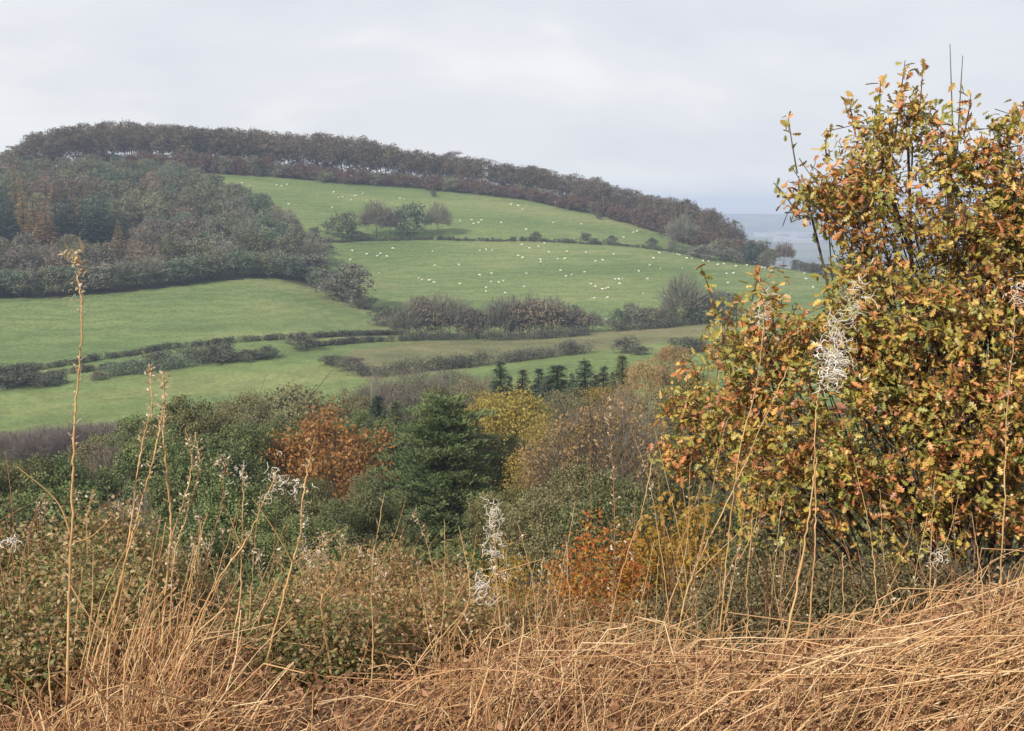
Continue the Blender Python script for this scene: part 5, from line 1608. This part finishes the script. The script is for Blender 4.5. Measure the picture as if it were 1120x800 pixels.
stem('wavy thin stem before the middle of the oak', [(932, 498), (944, 545), (954, 600), (960, 660), (974, 720), (978, 795)], 4.5, .0032, seed=25, branches=([(961, 668), (975, 640), (984, 624)],))
stem('thin stem rising out of the right straw bank', [(1062, 560), (1072, 620), (1076, 700), (1072, 795)], 4.2, .0030, seed=26)
stem('thin slanting twig in front of the scrub right of centre', [(962, 572), (985, 596), (1010, 640), (1030, 690), (1036, 740)], 4.6, .0030, 'brown_twig', seed=27, heads=({'line': [(1020, 610), (1032, 612)], 'n': 18, 'len': .05, 'r': .0020},))
stem('pale stub stem below the dull grey-green bush', [(720, 608), (718, 660), (716, 710), (706, 790)], 4.7, .0030, seed=28)
stem('slim stem with a white tip left of the oak foot', [(690, 470), (708, 520), (716, 560), (728, 640), (736, 740)], 5.0, .0026, seed=29, buds=16)
stem('brown crooked stem in front of the red sapling', [(706, 620), (690, 650), (676, 690), (660, 800)], 4.4, .0036, 'brown_twig', seed=30)
stem('straw stalk leaning far right beside the bramble mound', [(518, 656), (480, 700), (440, 745), (398, 800)], 4.4, .0036, seed=31)
stem('short thick straw stalk leaning right at the bottom left', [(60, 680), (54, 730), (58, 800)], 4.0, .0040, seed=32)
stem('white feather of down on a twig at the left edge', [(14, 590), (6, 640), (-4, 720), (-8, 790)], 4.3, .0026, 'brown_twig', seed=33, heads=({'line': [(6, 594), (18, 590)], 'n': 16, 'len': .045, 'r': .0026, 'spread': .006},))
g = G(700)
for k in range(48):
    ub = g.uniform(70, 215)
    vt = g.uniform(560, 700)
    ut = ub + g.uniform(5, 95)
    px = [(ut, vt), (ut * .6 + ub * .4 + g.normal() * 6, vt * .6 + 320), (ub, 800)]
    stem('thin tan stem in the leaning clump at the lower left', px, g.uniform(3.9, 4.7), g.uniform(.002, .0038), 'tan_twig' if g.random() < .7 else 'brown_twig', seed=100 + k, group='thin stems in the lower-left clump')
for k in range(52):
    ub = g.uniform(420, 1090)
    vt = g.uniform(590, 700)
    ut = ub + g.normal() * 34 + 10
    px = [(ut, vt), ((ut + ub) / 2 + g.normal() * 8, (vt + 800) / 2), (ub, 800)]
    stem('thin short stem standing among the straw of the near bank', px, g.uniform(4.0, 4.9), g.uniform(.0016, .003), 'tan_twig' if g.random() < .75 else 'brown_twig', seed=200 + k, group='thin short stems in the bank straw', buds=10 if k % 3 == 0 else 0)

for k in range(46):
    ut = g.uniform(-10, 560)
    vt = float(np.interp(ut, [0, 100, 200, 300, 400, 500, 560], [545, 560, 590, 612, 585, 600, 620])) + g.normal() * 16
    ub = ut + g.normal() * 14
    px = [(ut, vt), ((ut + ub) / 2 + g.normal() * 4, vt + 45), (ub, vt + 110)]
    pale = g.random() < .5
    stem('dry weed with small pale seed flecks poking out of the brambles', px, g.uniform(5.8, 7.0), .0030, 'tan_twig' if g.random() < .6 else 'brown_twig', seed=300 + k, group='dry weeds in the brambles', buds=14,
         branches=([((ut + ub) / 2, vt + 30), (ut + g.normal() * 10, vt + 12), (ut + g.normal() * 16, vt + 2)],),
         heads=({'line': [(ut - 3, vt - 2), (ut, vt + 4), (ut + 2, vt + 10)], 'n': 6, 'len': .03, 'mat': 'dry_leaf', 'flakes': 18, 'spread': .011},))
for k in range(34):
    ub = g.uniform(470, 1100) if k < 26 else g.uniform(210, 420)
    vt = g.uniform(500, 630)
    ut = ub + g.normal() * 30 + 14
    px = [(ut, vt), (ut * .65 + ub * .35 + g.normal() * 7, vt * .65 + 280), (ut * .3 + ub * .7 + g.normal() * 7, vt * .3 + 560), (ub, 800)]
    f = g.uniform(.25, .6)
    bx, by = ut * (1 - f) + ub * f, vt * (1 - f) + 800 * f
    stem('tall thin branching weed stem rising from the straw bank', px, g.uniform(4.2, 5.4), g.uniform(.0024, .0036), 'brown_twig' if g.random() < .5 else 'tan_twig', seed=400 + k, group='tall thin weed stems over the bank', buds=12, bud_to=.4,
         branches=([(bx, by), (bx + 14 + 8 * g.random(), by - 40), (bx + 20 + 16 * g.random(), by - 80)], [(bx, by + 30), (bx - 12 - 8 * g.random(), by), (bx - 16 - 14 * g.random(), by - 40)])[:1 + k % 2])
# ------------------------------------------------------------------ light, sky, air
SUN_AZ, SUN_EL = math.radians(-142), math.radians(33)
sd = Vector((math.sin(SUN_AZ) * math.cos(SUN_EL), math.cos(SUN_AZ) * math.cos(SUN_EL), math.sin(SUN_EL)))
sl = bpy.data.lights.new("sun", 'SUN')
sl.energy = 4.4
sl.angle = math.radians(0.6)
sl.color = (1.0, 0.93, 0.82)
so = bpy.data.objects.new("sun", sl)
COL.objects.link(so)
so.rotation_euler = sd.to_track_quat('Z', 'Y').to_euler()
so["kind"] = "helper"

w = bpy.data.worlds.new("World")
scene.world = w
w.use_nodes = True
nt = w.node_tree
nt.nodes.clear()
out = nt.nodes.new("ShaderNodeOutputWorld")
bg = nt.nodes.new("ShaderNodeBackground")
bg.inputs["Strength"].default_value = 0.1
sky = nt.nodes.new("ShaderNodeTexSky")
sky.sky_type = 'NISHITA'
sky.sun_disc = False
sky.sun_elevation = SUN_EL
sky.sun_rotation = SUN_AZ % (2 * math.pi)
sky.air_density = 1.0
sky.dust_density = 2.0
tc = nt.nodes.new("ShaderNodeTexCoord")
mp = nt.nodes.new("ShaderNodeMapping")
mp.inputs["Scale"].default_value = (1.0, 1.0, 3.2)
mp.inputs["Location"].default_value = (0.35, 0.1, 0.3)
nt.links.new(tc.outputs["Generated"], mp.inputs[0])
n1 = nt.nodes.new("ShaderNodeTexNoise")
n1.inputs["Scale"].default_value = 3.4
n1.inputs["Detail"].default_value = 7
n1.inputs["Roughness"].default_value = 0.5
n1.inputs["Distortion"].default_value = 0.35
nt.links.new(mp.outputs[0], n1.inputs["Vector"])
cr = ramp_node(nt, [(0.34, (6.1, 6.2, 6.75)), (0.5, (6.8, 6.85, 7.15)), (0.62, (7.7, 7.7, 7.75))])
nt.links.new(n1.outputs["Fac"], cr.inputs[0])
mx = nt.nodes.new("ShaderNodeMixRGB")
mx.inputs[0].default_value = 0.9
nt.links.new(sky.outputs[0], mx.inputs[1])
nt.links.new(cr.outputs[0], mx.inputs[2])
nt.links.new(mx.outputs[0], bg.inputs["Color"])
nt.links.new(bg.outputs[0], out.inputs[0])

# the air of the valley: one closed box of thin even haze
me = bpy.data.meshes.new("haze")
x, z0, z1 = 9200.0, float(ZT.min()) - 8, 56.0
me.from_pydata([(-x, -x, z0), (x, -x, z0), (x, x, z0), (-x, x, z0), (-x, -x, z1), (x, -x, z1), (x, x, z1), (-x, x, z1)], [],
               [(0, 3, 2, 1), (4, 5, 6, 7), (0, 1, 5, 4), (1, 2, 6, 5), (2, 3, 7, 6), (3, 0, 4, 7)])
hm = bpy.data.materials.new("haze")
hm.use_nodes = True
hn = hm.node_tree
hn.nodes.clear()
ho = hn.nodes.new("ShaderNodeOutputMaterial")
hv = hn.nodes.new("ShaderNodeVolumePrincipled")
hv.inputs["Color"].default_value = (0.64, 0.77, 1.0, 1)
hv.inputs["Density"].default_value = 0.00022
hv.inputs["Anisotropy"].default_value = 0.0
hn.links.new(hv.outputs[0], ho.inputs["Volume"])
me.materials.append(hm)
tag(obj("haze", me), 'thin blue-grey autumn haze filling the valley', 'haze', kind='stuff')

scene.view_settings.view_transform = 'Standard'
scene.view_settings.look = 'None'
scene.view_settings.exposure = 0.35
scene.view_settings.gamma = 1.0
scene.cycles.use_denoising = True
scene.cycles.max_bounces = 5
scene.cycles.diffuse_bounces = 2
scene.cycles.transmission_bounces = 3
scene.cycles.transparent_max_bounces = 6
scene.cycles.volume_bounces = 0
